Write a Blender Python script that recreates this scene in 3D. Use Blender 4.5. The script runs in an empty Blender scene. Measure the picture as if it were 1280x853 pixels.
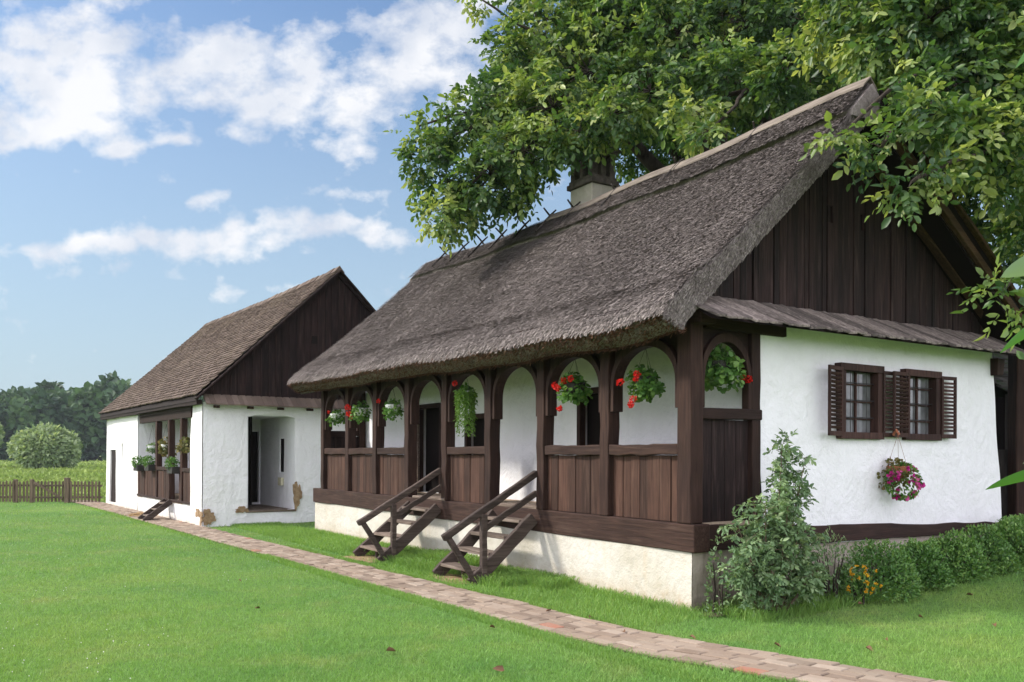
import bpy, math, random
import numpy as np
from mathutils import Vector, Matrix
R = random.Random(7)
rng = np.random.default_rng(11)
sc = bpy.context.scene
COL = sc.collection
PI = math.pi

# ------------------------------------------------------------------ materials
class NT:
    def __init__(self, name):
        self.m = bpy.data.materials.new(name); self.m.use_nodes = True
        self.t = self.m.node_tree; self.t.nodes.clear()
        self.out = self.n('ShaderNodeOutputMaterial')
        self._co = None
    def n(self, kind, **kw):
        nd = self.t.nodes.new(kind)
        for k, v in kw.items(): setattr(nd, k, v)
        return nd
    def l(self, a, b): self.t.links.new(a, b)
    def put(self, sock, v):
        if isinstance(v, bpy.types.NodeSocket): self.l(v, sock)
        elif isinstance(v, (tuple, list)) and len(v) == 3 and sock.type == 'RGBA': sock.default_value = (*v, 1)
        else: sock.default_value = v
    def co(self, scale=(1, 1, 1), kind='Object'):
        tc = self.n('ShaderNodeTexCoord'); mp = self.n('ShaderNodeMapping')
        self.l(tc.outputs[kind], mp.inputs['Vector']); mp.inputs['Scale'].default_value = scale
        return mp.outputs[0]
    def pos(self, scale=(1, 1, 1)):
        g = self.n('ShaderNodeNewGeometry'); mp = self.n('ShaderNodeMapping')
        self.l(g.outputs['Position'], mp.inputs['Vector']); mp.inputs['Scale'].default_value = scale
        return mp.outputs[0]
    def noise(self, vec, scale, detail=4, rough=.55, dist=0):
        t = self.n('ShaderNodeTexNoise'); self.l(vec, t.inputs['Vector'])
        t.inputs['Scale'].default_value = scale; t.inputs['Detail'].default_value = detail
        t.inputs['Roughness'].default_value = rough; t.inputs['Distortion'].default_value = dist
        return t.outputs[0]
    def ramp(self, fac, *stops):
        r = self.n('ShaderNodeValToRGB'); self.put(r.inputs[0], fac); e = r.color_ramp.elements
        while len(e) < len(stops): e.new(.5)
        for el, (p, c) in zip(e, stops):
            el.position = p; el.color = (*c, 1) if isinstance(c, (tuple, list)) else (c, c, c, 1)
        return r.outputs[0]
    def mix(self, fac, a, b, mode='MIX'):
        x = self.n('ShaderNodeMix', data_type='RGBA', blend_type=mode)
        self.put(x.inputs[0], fac); self.put(x.inputs[6], a); self.put(x.inputs[7], b)
        return x.outputs[2]
    def math(self, op, a, b=0, c=None):
        x = self.n('ShaderNodeMath', operation=op); self.put(x.inputs[0], a); self.put(x.inputs[1], b)
        if c is not None: self.put(x.inputs[2], c)
        return x.outputs[0]
    def attr(self, name):
        return self.n('ShaderNodeAttribute', attribute_name=name).outputs['Fac']
    def bump(self, h, strength=.5, dist=.02):
        b = self.n('ShaderNodeBump'); self.l(h, b.inputs['Height'])
        b.inputs['Strength'].default_value = strength; b.inputs['Distance'].default_value = dist
        return b.outputs[0]
    def bsdf(self, col, rough=.85, normal=None, spec=.3, **kw):
        p = self.n('ShaderNodeBsdfPrincipled')
        self.put(p.inputs['Base Color'], col); self.put(p.inputs['Roughness'], rough)
        p.inputs['Specular IOR Level'].default_value = spec
        if normal is not None: self.l(normal, p.inputs['Normal'])
        for k, v in kw.items(): self.put(p.inputs[k.replace('_', ' ')], v)
        self.l(p.outputs[0], self.out.inputs[0]); return p
    def leaf(self, col, trans=.35, rough=.5, spec=.3, tcol=None):
        p = self.bsdf(col, rough, spec=spec)
        t = self.n('ShaderNodeBsdfTranslucent'); self.put(t.inputs[0], tcol if tcol is not None else col)
        mx = self.n('ShaderNodeMixShader'); mx.inputs[0].default_value = trans
        self.l(p.outputs[0], mx.inputs[1]); self.l(t.outputs[0], mx.inputs[2]); self.l(mx.outputs[0], self.out.inputs[0])

def wood(name, dark, light, axis, worn=None, scale=1.0, tmin=.6):
    m = NT(name)
    st = {'x': (2.2, 34, 34), 'y': (34, 2.2, 34), 'z': (34, 34, 2.2)}[axis]
    st = tuple(a * scale for a in st)
    v = m.co(st)
    g = m.noise(v, 1, 6, .62, .6)
    big = m.noise(m.co((1, 1, 1)), 2.3, 4)
    c = m.ramp(g, (.32, dark), (.62, light))
    c = m.mix(m.ramp(big, (.35, 0), (.75, .55)), c, tuple(a * .62 for a in dark))
    ti = m.attr('tint')
    c = m.mix(1, c, m.ramp(ti, (0, tmin), (1, 1.12)), 'MULTIPLY')
    if worn:
        w = m.noise(m.co(tuple(a * .5 for a in st)), 1, 5, .7)
        c = m.mix(m.ramp(w, (.54, 0), (.80, .7)), c, worn)
    m.bsdf(c, .78, m.bump(g, .55, .012), .25)
    return m.m

MAT = {}
MAT['post_wood'] = wood('post_wood', (.022, .0100, .0070), (.050, .0245, .0170), 'z', (.078, .044, .031))
MAT['beam_wood'] = wood('beam_wood', (.026, .0125, .009), (.058, .0305, .0215), 'y', (.095, .062, .047))
MAT['cross_wood'] = wood('cross_wood', (.020, .0095, .007), (.048, .024, .0175), 'x')
MAT['panel_wood'] = wood('panel_wood', (.046, .0215, .014), (.090, .0455, .031), 'z', (.125, .074, .053), 1.0, .5)
MAT['gable_wood'] = wood('gable_wood', (.011, .0052, .0046), (.034, .0172, .0150), 'z', (.092, .060, .052), 1.0, .45)
MAT['stair_wood'] = wood('stair_wood', (.038, .026, .021), (.105, .078, .064), 'x', (.16, .125, .105))
MAT['tread_wood'] = wood('tread_wood', (.10, .072, .055), (.27, .21, .165), 'y', (.34, .28, .23))
MAT['pent_wood'] = wood('pent_wood', (.12, .098, .087), (.30, .25, .222), 'y', (.46, .40, .355), 1.0, .34)
MAT['raw_wood'] = wood('raw_wood', (.045, .024, .012), (.12, .066, .032), 'x')
MAT['pale_board'] = wood('pale_board', (.13, .105, .085), (.29, .245, .20), 'y', (.36, .31, .26))
MAT['fence_wood'] = wood('fence_wood', (.085, .062, .042), (.21, .16, .11), 'z')
MAT['shutter_wood'] = wood('shutter_wood', (.032, .016, .013), (.085, .042, .034), 'z')
MAT['old_plank'] = wood('old_plank', (.025, .021, .019), (.075, .062, .055), 'z')

def plaster(name, base, warm, dirt_shade_h=None, dirt_shade=(.42, .33, .22)):
    m = NT(name)
    v = m.co()
    n1 = m.noise(v, 1.6, 5, .6); n2 = m.noise(v, 9, 5, .6); n3 = m.noise(v, 60, 3)
    c = m.mix(m.ramp(n1, (.35, 0), (.7, 1)), base, warm)
    c = m.mix(m.ramp(n2, (.58, 0), (.8, .35)), c, tuple(a * .78 for a in warm))
    if dirt_shade_h:
        sep = m.n('ShaderNodeSeparateXYZ'); m.l(v, sep.inputs[0])
        h = m.math('ADD', sep.outputs[2], m.math('MULTIPLY', m.math('SUBTRACT', n2, .5), -dirt_shade_h * 1.6))
        streak = m.noise(m.co((7, 7, .8)), 1, 4, .6)
        f = m.ramp(m.math('DIVIDE', h, dirt_shade_h), (0, .85), (.45, .35), (1, 0))
        c = m.mix(f, c, dirt_shade)
        c = m.mix(m.ramp(streak, (.58, 0), (.8, .4)), c, tuple(a * 1.35 for a in dirt_shade))
    st = m.noise(m.co((5, 5, .55)), 1, 5, .6, .4); c = m.mix(m.ramp(st, (.54, 0), (.78, .30)), c, tuple(a * .80 for a in warm))
    rp = m.noise(m.co(), .9, 3, .5, 1.2); c = m.mix(m.ramp(rp, (.57, 0), (.60, .22)), c, tuple(a * .90 for a in base))
    hgt = m.math('ADD', m.math('MULTIPLY', n2, 1), m.math('MULTIPLY', n3, .25))
    n6 = m.noise(m.co((3.2, 3.2, 2.2)), 1, 4, .6, .8); hgt = m.math('ADD', hgt, m.math('MULTIPLY', n6, 2.2 if not dirt_shade_h else .5))
    m.bsdf(c, .92, m.bump(hgt, .6, .035), .15)
    return m.m
MAT['lime_wall'] = plaster('lime_wall', (.88, .88, .905), (.82, .82, .83))
MAT['plinth_wall'] = plaster('plinth_wall', (.61, .585, .525), (.50, .465, .385), .28)
MAT['chimney_wash'] = plaster('chimney_wash', (.46, .43, .38), (.36, .33, .28))
MAT['side_plinth'] = plaster('side_plinth', (.50, .44, .38), (.33, .27, .22), .5, (.10, .075, .055))  # dirt and the shade on this side are both put into these colours
MAT['house_wall'] = plaster('house_wall', (.84, .84, .83), (.77, .76, .74), .22, (.50, .43, .33))
m = NT('mud'); v = m.co(); m.bsdf(m.ramp(m.noise(v, 14, 5), (.3, (.20, .13, .07)), (.7, (.40, .29, .18))), .95, m.bump(m.noise(v, 40, 5), .9, .02), .1); MAT['mud'] = m.m
m = NT('floor_clay'); v = m.co(); m.bsdf(m.ramp(m.noise(v, 6, 5), (.3, (.34, .26, .19)), (.7, (.48, .38, .28))), .9, m.bump(m.noise(v, 30, 4), .4, .01), .15); MAT['floor_clay'] = m.m

def thatch(name, a, b, c_):
    m = NT(name)
    g = m.noise(m.co((5, 42, 5)), 1, 6, .65, .5); f = m.noise(m.co((30, 75, 30)), 1, 4, .7); big = m.noise(m.co(), 1.1, 5, .6)
    c = m.ramp(m.math('ADD', m.math('MULTIPLY', g, .6), m.math('MULTIPLY', f, .4)), (.30, a), (.50, b), (.72, c_))
    ti = m.attr('tint')
    c = m.mix(1, c, m.ramp(ti, (0, .45), (.5, .97), (1, 1.6)), 'MULTIPLY')
    c = m.mix(m.ramp(big, (.35, .0), (.7, .2)), c, tuple(x * .8 for x in b))
    m.bsdf(c, .9, m.bump(f, 1, .03), .12)
    return m.m
MAT['thatch'] = thatch('thatch', (.085, .070, .063), (.29, .25, .23), (.55, .50, .47))
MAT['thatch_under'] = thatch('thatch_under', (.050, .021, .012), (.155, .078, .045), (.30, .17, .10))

m = NT('roof_tile'); ti = m.attr('tint'); n = m.noise(m.co(), 7, 5, .65); n4 = m.noise(m.co(), .8, 4)
c = m.ramp(ti, (0, (.070, .050, .040)), (.5, (.128, .094, .075)), (1, (.215, .165, .133)))
c = m.mix(m.ramp(n, (.4, 0), (.7, .6)), c, (.10, .085, .07)); c = m.mix(m.ramp(n4, (.5, 0), (.75, .4)), c, (.24, .19, .14))
m.bsdf(c, .9, m.bump(n, .4, .01), .15); MAT['roof_tile'] = m.m
m = NT('moss_tile'); ti = m.attr('tint'); n = m.noise(m.co(), 5, 5, .65)
c = m.ramp(ti, (0, (.03, .027, .024)), (1, (.085, .078, .07))); c = m.mix(m.ramp(n, (.5, 0), (.6, .8)), c, (.035, .06, .02))
m.bsdf(c, .9, None, .15); MAT['moss_tile'] = m.m
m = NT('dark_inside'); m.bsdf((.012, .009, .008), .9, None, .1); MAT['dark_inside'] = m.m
m = NT('chimney_brick'); n = m.noise(m.co(), 9, 5); m.bsdf(m.ramp(n, (.3, (.05, .042, .037)), (.7, (.13, .11, .10))), .95, m.bump(n, .6, .02), .1); MAT['chimney_brick'] = m.m
m = NT('iron'); m.bsdf((.02, .019, .019), .55, None, .4); MAT['iron'] = m.m
m = NT('curtain'); n = m.noise(m.co((40, 2, 2)), 1, 3); m.bsdf(m.ramp(n, (.3, (.55, .56, .57)), (.7, (.78, .78, .78))), .9, None, .1); MAT['curtain'] = m.m
m = NT('window_glass'); n = m.noise(m.co((3, 3, 3)), 1, 3); m.bsdf(m.ramp(n, (.35, (.075, .078, .08)), (.65, (.19, .195, .20))), .10, None, .5); MAT['window_glass'] = m.m
def plain(name, col, rough=.7, spec=.3):
    m = NT(name); n = m.noise(m.co(), 25, 3)
    m.bsdf(m.mix(m.ramp(n, (.3, 0), (.7, .3)), col, tuple(a * .7 for a in col)), rough, None, spec); MAT[name] = m.m
plain('terracotta', (.33, .12, .06)); plain('white_pot', (.75, .75, .74), .4); plain('dark_pot', (.03, .028, .025)); plain('cord', (.25, .12, .08))
plain('soil', (.07, .05, .035)); plain('white_paint', (.8, .8, .78), .5); plain('box_cream', (.62, .58, .42)); plain('straw', (.45, .30, .13))
plain('dry_leaf', (.16, .085, .045)); plain('clover_white', (.75, .75, .68)); plain('petal_yellow', (.75, .42, .02))

def leafmat(name, stops, trans=.35, rough=.5, spec=.3, tbright=1.25):
    m = NT(name); ti = m.attr('tint')
    c = m.ramp(ti, *stops)
    n = m.noise(m.pos(), .8, 3); c = m.mix(m.ramp(n, (.35, 0), (.7, .4)), c, tuple(a * .75 for a in stops[0][1]))
    t = m.mix(1, c, (tbright * 1.15, tbright * 1.1, tbright * .55), 'MULTIPLY')
    m.leaf(c, trans, rough, spec, t); MAT[name] = m.m
leafmat('walnut_leaf', ((0, (.030, .078, .030)), (.40, (.082, .165, .043)), (.68, (.195, .290, .070)), (1, (.42, .49, .17))), .42, .42, .4)  # brightest stop raised to paint sunlit highlights into the leaf colour
leafmat('hedge_leaf', ((0, (.060, .155, .042)), (.55, (.135, .28, .066)), (1, (.29, .44, .12))), .25, .4, .4)
leafmat('shrub_leaf', ((0, (.10, .18, .085)), (.6, (.22, .33, .155)), (1, (.38, .48, .26))), .28, .5, .3)
leafmat('geranium_leaf', ((0, (.045, .125, .028)), (.6, (.105, .235, .045)), (1, (.24, .38, .10))), .35, .5, .3)
leafmat('fern_leaf', ((0, (.08, .18, .03)), (1, (.20, .34, .07))), .35, .5, .3)
leafmat('dry_foliage', ((0, (.10, .12, .04)), (.6, (.17, .16, .06)), (1, (.28, .20, .10))), .3, .6, .2)
leafmat('willow_leaf', ((0, (.14, .215, .105)), (.5, (.27, .36, .19)), (1, (.45, .54, .31))), .3, .5, .3)
leafmat('forest_leaf', ((0, (.030, .068, .034)), (.5, (.064, .130, .050)), (1, (.14, .22, .08))), .22, .6, .2)
leafmat('maize_leaf', ((0, (.05, .15, .025)), (.5, (.08, .22, .04)), (1, (.26, .36, .24))), .35, .4, .4)
leafmat('red_petal', ((0, (.55, .012, .010)), (1, (.80, .04, .03))), .25, .6, .2, 1.0)
leafmat('magenta_petal', ((0, (.38, .012, .17)), (.7, (.55, .03, .30)), (1, (.66, .15, .38))), .25, .6, .2, 1.0)
leafmat('yellow_petal', ((0, (.65, .30, .01)), (1, (.80, .55, .04))), .25, .6, .2, 1.0)
m = NT('bark'); n = m.noise(m.co((9, 9, 2)), 1, 6, .65); m.bsdf(m.ramp(n, (.3, (.022, .018, .015)), (.7, (.085, .07, .058))), .95, m.bump(n, .8, .04), .1); MAT['bark'] = m.m

def grassmat(name, blade):
    m = NT(name); p = m.pos((1, 1, 0))
    n1 = m.noise(p, .33, 4, .55); n2 = m.noise(p, 1.7, 4, .6); n3 = m.noise(p, 14, 4, .6)
    c = m.ramp(n1, (.34, (.148, .315, .082)), (.5, (.188, .358, .092)), (.66, (.238, .390, .104)))
    c = m.mix(m.ramp(n2, (.52, 0), (.72, .55)), c, (.295, .405, .12))
    n7 = m.noise(p, .9, 5, .65, .8); c = m.mix(m.ramp(n7, (.55, 0), (.70, .6)), c, (.32, .385, .15)); c = m.mix(m.ramp(n7, (.30, .5), (.42, 0)), c, (.115, .275, .08))
    if blade:
        ti = m.attr('tint'); c = m.mix(1, c, m.ramp(ti, (0, (.75, .78, .7)), (.9, (1.3, 1.22, 1.15)), (1, (1.9, 1.55, 1.4))), 'MULTIPLY')
        m.leaf(c, .28, .5, .25, m.mix(1, c, (1.3, 1.2, .6), 'MULTIPLY'))
    else:
        c = m.mix(m.ramp(n3, (.35, .6), (.7, 0)), c, (.07, .115, .03)); c = m.mix(1, c, (.70, .70, .66), 'MULTIPLY')  # base darkened evenly in place of shadow between the blades
        m.bsdf(c, .9, m.bump(n3, .8, .03), .1)
    MAT[name] = m.m
grassmat('lawn_ground', False); grassmat('lawn_blade', True); leafmat('tall_blade', ((0, (.145, .285, .070)), (.6, (.225, .395, .090)), (1, (.36, .49, .15))), .32, .5, .25)
def meadowmat(name, blade):
    m = NT(name); p = m.pos((1, 1, 0))
    n1 = m.noise(m.pos((.5, 1, 0)), .06, 4, .6); n2 = m.noise(m.pos((.35, 1, 0)), .6, 4, .65)
    c = m.ramp(n1, (.35, (.19, .28, .06)), (.65, (.30, .37, .095)))
    c = m.mix(m.ramp(n2, (.45, 0), (.7, .7)), c, (.085, .15, .035))
    if blade:
        ti = m.attr('tint'); c = m.mix(1, c, m.ramp(ti, (0, .7), (1, 1.3)), 'MULTIPLY'); m.leaf(c, .3, .6, .2)
    else: m.bsdf(c, .95, m.bump(n2, .6, .2), .1)
    MAT[name] = m.m
meadowmat('meadow_ground', False); meadowmat('meadow_blade', True)
m = NT('paver'); ti = m.attr('tint'); n = m.noise(m.pos(), 11, 5, .65); n5 = m.noise(m.pos(), 2.2, 4)
c = m.ramp(ti, (0, (.17, .125, .092)), (.45, (.28, .215, .16)), (.86, (.37, .30, .235)), (.93, (.34, .17, .115)), (1, (.33, .14, .09)))
c = m.mix(m.ramp(n, (.42, 0), (.75, .6)), c, (.27, .215, .17)); c = m.mix(m.ramp(n5, (.5, 0), (.75, .5)), c, (.30, .26, .20))
m.bsdf(c, .9, m.bump(n, .5, .01), .15); MAT['paver'] = m.m

# ------------------------------------------------------------------ mesh helpers
class MB:
    def __init__(s): s.v = []; s.f = []; s.t = []
    def add(s, vs, fs, tint=None):
        o = len(s.v); s.v += [tuple(p) for p in vs]; s.f += [tuple(i + o for i in f) for f in fs]
        s.t += [R.random() if tint is None else tint] * len(vs)
    def box(s, a, b, tint=None, j=0):
        x0, y0, z0 = a; x1, y1, z1 = b
        vs = [(x0, y0, z0), (x1, y0, z0), (x1, y1, z0), (x0, y1, z0), (x0, y0, z1), (x1, y0, z1), (x1, y1, z1), (x0, y1, z1)]
        if j: vs = [tuple(c + R.uniform(-j, j) for c in p) for p in vs]
        s.add(vs, [(0, 3, 2, 1), (4, 5, 6, 7), (0, 1, 5, 4), (1, 2, 6, 5), (2, 3, 7, 6), (3, 0, 4, 7)], tint)
    def beam(s, p0, p1, w, h, up=(0, 0, 1), seg=6, wob=.005, tint=None, taper=1):
        p0 = Vector(p0); p1 = Vector(p1); d = (p1 - p0).normalized(); u = Vector(up); sd = d.cross(u).normalized(); u = sd.cross(d)
        vs = []; fs = []
        for i in range(seg + 1):
            k = i / seg; c = p0.lerp(p1, k); q = 1 + (taper - 1) * k
            ox, oz = R.uniform(-wob, wob), R.uniform(-wob, wob)
            for a, b in ((-1, -1), (1, -1), (1, 1), (-1, 1)):
                vs.append(c + sd * (a * w / 2 * q + ox + R.uniform(-wob, wob) * .5) + u * (b * h / 2 * q + oz + R.uniform(-wob, wob) * .5))
        for i in range(seg):
            o = i * 4
            for k in range(4): fs.append((o + k, o + (k + 1) % 4, o + 4 + (k + 1) % 4, o + 4 + k))
        fs.append((3, 2, 1, 0)); o = seg * 4; fs.append((o, o + 1, o + 2, o + 3))
        s.add(vs, fs, tint)
    def tube(s, pts, rad, n=6, tint=None, cap=True):
        pts = [Vector(p) for p in pts]; vs = []; fs = []
        if not isinstance(rad, (list, tuple)): rad = [rad] * len(pts)
        ref = Vector((0, 0, 1)) if abs((pts[-1] - pts[0]).normalized().z) < .9 else Vector((1, 0, 0))
        for i, p in enumerate(pts):
            d = (pts[min(i + 1, len(pts) - 1)] - pts[max(i - 1, 0)]).normalized()
            a = d.cross(ref).normalized(); b = d.cross(a)
            for k in range(n):
                t = 2 * PI * k / n; vs.append(p + (a * math.cos(t) + b * math.sin(t)) * rad[i])
        for i in range(len(pts) - 1):
            for k in range(n): fs.append((i * n + k, i * n + (k + 1) % n, (i + 1) * n + (k + 1) % n, (i + 1) * n + k))
        if cap: fs.append(tuple(range(n - 1, -1, -1))); fs.append(tuple(range((len(pts) - 1) * n, len(pts) * n)))
        s.add(vs, fs, tint)
    def lathe(s, c, prof, n=14, tint=None, wob=0):
        vs = []; fs = []
        for r, z in prof:
            for k in range(n):
                t = 2 * PI * k / n; q = r * (1 + R.uniform(-wob, wob)); vs.append((c[0] + q * math.cos(t), c[1] + q * math.sin(t), c[2] + z))
        for i in range(len(prof) - 1):
            for k in range(n): fs.append((i * n + k, i * n + (k + 1) % n, (i + 1) * n + (k + 1) % n, (i + 1) * n + k))
        fs.append(tuple(range(n - 1, -1, -1))); fs.append(tuple(range((len(prof) - 1) * n, len(prof) * n)))
        s.add(vs, fs, tint)
    def prism(s, poly, d0, d1, axis, tint=None):
        # poly in 2 coords, extruded along axis between d0 and d1
        def P(a, b, d): return {'x': (d, a, b), 'y': (a, d, b), 'z': (a, b, d)}[axis]
        n = len(poly); vs = [P(a, b, d0) for a, b in poly] + [P(a, b, d1) for a, b in poly]
        fs = [tuple(range(n - 1, -1, -1)), tuple(range(n, 2 * n))] + [(i, (i + 1) % n, n + (i + 1) % n, n + i) for i in range(n)]
        s.add(vs, fs, tint)
    def build(s, name, mat, parent=None, smooth=False, bevel=0, loc=None):
        me = bpy.data.meshes.new(name); me.from_pydata(s.v, [], s.f)
        a = me.attributes.new('tint', 'FLOAT', 'POINT'); a.data.foreach_set('value', s.t)
        me.validate(); 
        import bmesh
        b = bmesh.new(); b.from_mesh(me); bmesh.ops.recalc_face_normals(b, faces=b.faces); b.to_mesh(me); b.free()
        if smooth: me.polygons.foreach_set('use_smooth', [True] * len(me.polygons))
        return link(name, me, mat, parent, bevel, loc)

def link(name, me, mat, parent=None, bevel=0, loc=None):
    o = bpy.data.objects.new(name, me); COL.objects.link(o)
    if mat: me.materials.append(MAT[mat] if isinstance(mat, str) else mat)
    if parent: o.parent = parent
    if loc: o.location = loc
    if bevel:
        b = o.modifiers.new('bevel', 'BEVEL'); b.width = bevel; b.segments = 2; b.limit_method = 'ANGLE'; b.angle_limit = .6
    return o

def np_mesh(name, verts, faces, mat, parent=None, tint=None, smooth=False):
    """verts (N,3), faces (M,k) all the same k"""
    me = bpy.data.meshes.new(name); n = len(verts); mF, k = faces.shape
    me.vertices.add(n); me.vertices.foreach_set('co', np.ascontiguousarray(verts, dtype=np.float32).ravel())
    me.loops.add(mF * k); me.loops.foreach_set('vertex_index', np.ascontiguousarray(faces, dtype=np.int32).ravel())
    me.polygons.add(mF); me.polygons.foreach_set('loop_start', np.arange(0, mF * k, k, dtype=np.int32))
    if smooth: me.polygons.foreach_set('use_smooth', np.ones(mF, dtype=bool))
    a = me.attributes.new('tint', 'FLOAT', 'POINT')
    a.data.foreach_set('value', np.ascontiguousarray(np.zeros(n) + .5 if tint is None else tint, dtype=np.float32))
    me.update(calc_edges=True); me.validate()
    return link(name, me, mat, parent)

def unit(a): return a / (np.linalg.norm(a, axis=-1, keepdims=True) + 1e-9)
def leaves(P, D, N, L, W, fold=.25, droop=.15, shape=(.34, .5, .72, .38)):
    """N leaves as two folded quads each -> verts, faces"""
    n = len(P); D = unit(D); S = unit(np.cross(D, N)); N = unit(np.cross(S, D)); L = L[:, None]; W = W[:, None]
    a, wa, b, wb = shape
    f = fold * W
    V = np.empty((n, 6, 3))
    V[:, 0] = P; V[:, 3] = P + D * L - N * (droop * L)
    V[:, 1] = P + D * a * L + S * wa * W + N * f * .8; V[:, 2] = P + D * b * L + S * wb * W + N * f * .4 - N * droop * .4 * L
    V[:, 5] = P + D * a * L - S * wa * W + N * f * .8; V[:, 4] = P + D * b * L - S * wb * W + N * f * .4 - N * droop * .4 * L
    i = np.arange(n)[:, None] * 6
    F = np.concatenate([i + np.array([[0, 1, 2, 3]]), i + np.array([[0, 3, 4, 5]])])
    return V.reshape(-1, 3), F
def leaf_obj(name, mat, P, D, N, L, W, tint, parent=None, **kw):
    V, F = leaves(P, D, N, L, W, **kw)
    return np_mesh(name, V, F, mat, parent, np.repeat(tint, 6))
def sph(n):
    a = rng.normal(size=(n, 3)); return unit(a)

def vnoise(p, seed=0, octs=4):
    """cheap smooth noise from rotated sines, about -1..1"""
    r = np.random.default_rng(seed); out = 0; amp = 1; tot = 0; fr = 1
    for o in range(octs):
        w = unit(r.normal(size=(3, 3))) * fr; ph = r.uniform(0, 6.28, 3)
        q = p @ w.T + ph
        out = out + amp * (np.sin(q[..., 0] + 1.7 * np.sin(q[..., 1])) + np.sin(q[..., 2] + 1.3 * np.sin(q[..., 0]))) / 2
        tot += amp; amp *= .55; fr *= 1.9
    return out / tot

def wall_mesh(mb_name, mat, parent, org, U, V, N, w, h, holes=(), step=.16, disp=.014, seed=1, batter=0, lean=0):
    """wall sheet with rectangular openings (u0,v0,u1,v1,depth[,arch]); reveals are built"""
    org, U, V, N = map(lambda a: np.array(a, float), (org, U, V, N))
    def brk(L, cuts):
        c = sorted(set([0, L] + [round(x, 4) for x in cuts if 0 < x < L])); out = []
        for a, b in zip(c[:-1], c[1:]):
            k = max(1, int(math.ceil((b - a) / step))); out += [a + (b - a) * i / k for i in range(k)]
        return np.array(out + [L])
    us = brk(w, [x for q in holes for x in (q[0], q[2])]); vs = brk(h, [x for q in holes for x in (q[1], q[3])])
    def P(u, v, push=0):
        vv = v
        for q in holes:
            if len(q) > 5 and q[0] - 1e-4 <= u <= q[2] + 1e-4 and abs(v - q[3]) < 1e-4:
                k = (u - (q[0] + q[2]) / 2) / ((q[2] - q[0]) / 2); vv = v + q[5] * (1 - k * k) - q[5]
        k = min(1, max(0, (u / w - .72) / .28)); p = org + U * (u - lean * vv / h * k * k) + V * vv
        return p + N * (disp * vnoise(p[None] * 1.6, seed, 3)[0] - batter * v / h - push)
    idx = {}; mb = MB()
    def vid(u, v, push=0):
        k = (round(u, 4), round(v, 4), push)
        if k not in idx: idx[k] = len(mb.v); mb.v.append(tuple(P(u, v, push))); mb.t.append(.5)
        return idx[k]
    for i in range(len(us) - 1):
        for j in range(len(vs) - 1):
            cu, cv = (us[i] + us[i + 1]) / 2, (vs[j] + vs[j + 1]) / 2
            if any(q[0] < cu < q[2] and q[1] < cv < q[3] for q in holes): continue
            mb.f.append((vid(us[i], vs[j]), vid(us[i + 1], vs[j]), vid(us[i + 1], vs[j + 1]), vid(us[i], vs[j + 1])))
    for q in holes:
        u0, v0, u1, v1, d = q[:5]
        uu = [u for u in us if u0 - 1e-4 <= u <= u1 + 1e-4]; vv = [v for v in vs if v0 - 1e-4 <= v <= v1 + 1e-4]
        for a, b in zip(uu[:-1], uu[1:]):
            for v in (v0, v1): mb.f.append((vid(a, v), vid(b, v), vid(b, v, d), vid(a, v, d)))
        for a, b in zip(vv[:-1], vv[1:]):
            for u in (u0, u1): mb.f.append((vid(u, a), vid(u, b), vid(u, b, d), vid(u, a, d)))
    return mb.build(mb_name, mat, parent, smooth=False)

def tag(o, label=None, cat=None, group=None, kind=None):
    if label: o['label'] = label
    if cat: o['category'] = cat
    if group: o['group'] = group
    if kind: o['kind'] = kind
    return o
def thing(name, label, cat, loc=(0, 0, 0), rz=0, group=None):
    o = bpy.data.objects.new(name, None); COL.objects.link(o); o.empty_display_size = .3
    o.location = loc; o.rotation_euler = (0, 0, rz)
    return tag(o, label, cat, group)

# ------------------------------------------------------------------ frames of the two houses: local x runs along the gable, y along the porch
YAW1, O1 = .575, Vector((1.8345, 8.8046, 0))
YAW2, O2 = .615, Vector((-6.758, 18.932, 0))
def W1(s, t, z): return O1 + Matrix.Rotation(YAW1, 3, 'Z') @ Vector((s, t, z))
def W2(s, t, z): return O2 + Matrix.Rotation(YAW2, 3, 'Z') @ Vector((s, t, z))
_c1, _s1 = math.cos(YAW1), math.sin(YAW1); _c2, _s2 = math.cos(YAW2), math.sin(YAW2)
def loc1(x, y):
    dx, dy = x - O1.x, y - O1.y; return dx * _c1 + dy * _s1, -dx * _s1 + dy * _c1
def loc2(x, y):
    dx, dy = x - O2.x, y - O2.y; return dx * _c2 + dy * _s2, -dx * _s2 + dy * _c2
def gz(x, y):
    """ground height: the lawn climbs gently along the gable to the right"""
    s, t = loc1(x, y)
    k = s - 1.2
    return .058 * np.log1p(np.exp(np.clip(k * 2.0, -30, 30))) / 2.0 + .008 * np.sin(x * .9 + .3) * np.sin(y * .7)

# ------------------------------------------------------------------ HOUSE 1: thatched house with the arcaded porch
H1 = thing('thatched_house', 'long white house with dark arcaded wooden porch under a thick grey thatched roof', 'house', O1, YAW1)
L1, Wd1 = 10.85, 5.9
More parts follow.
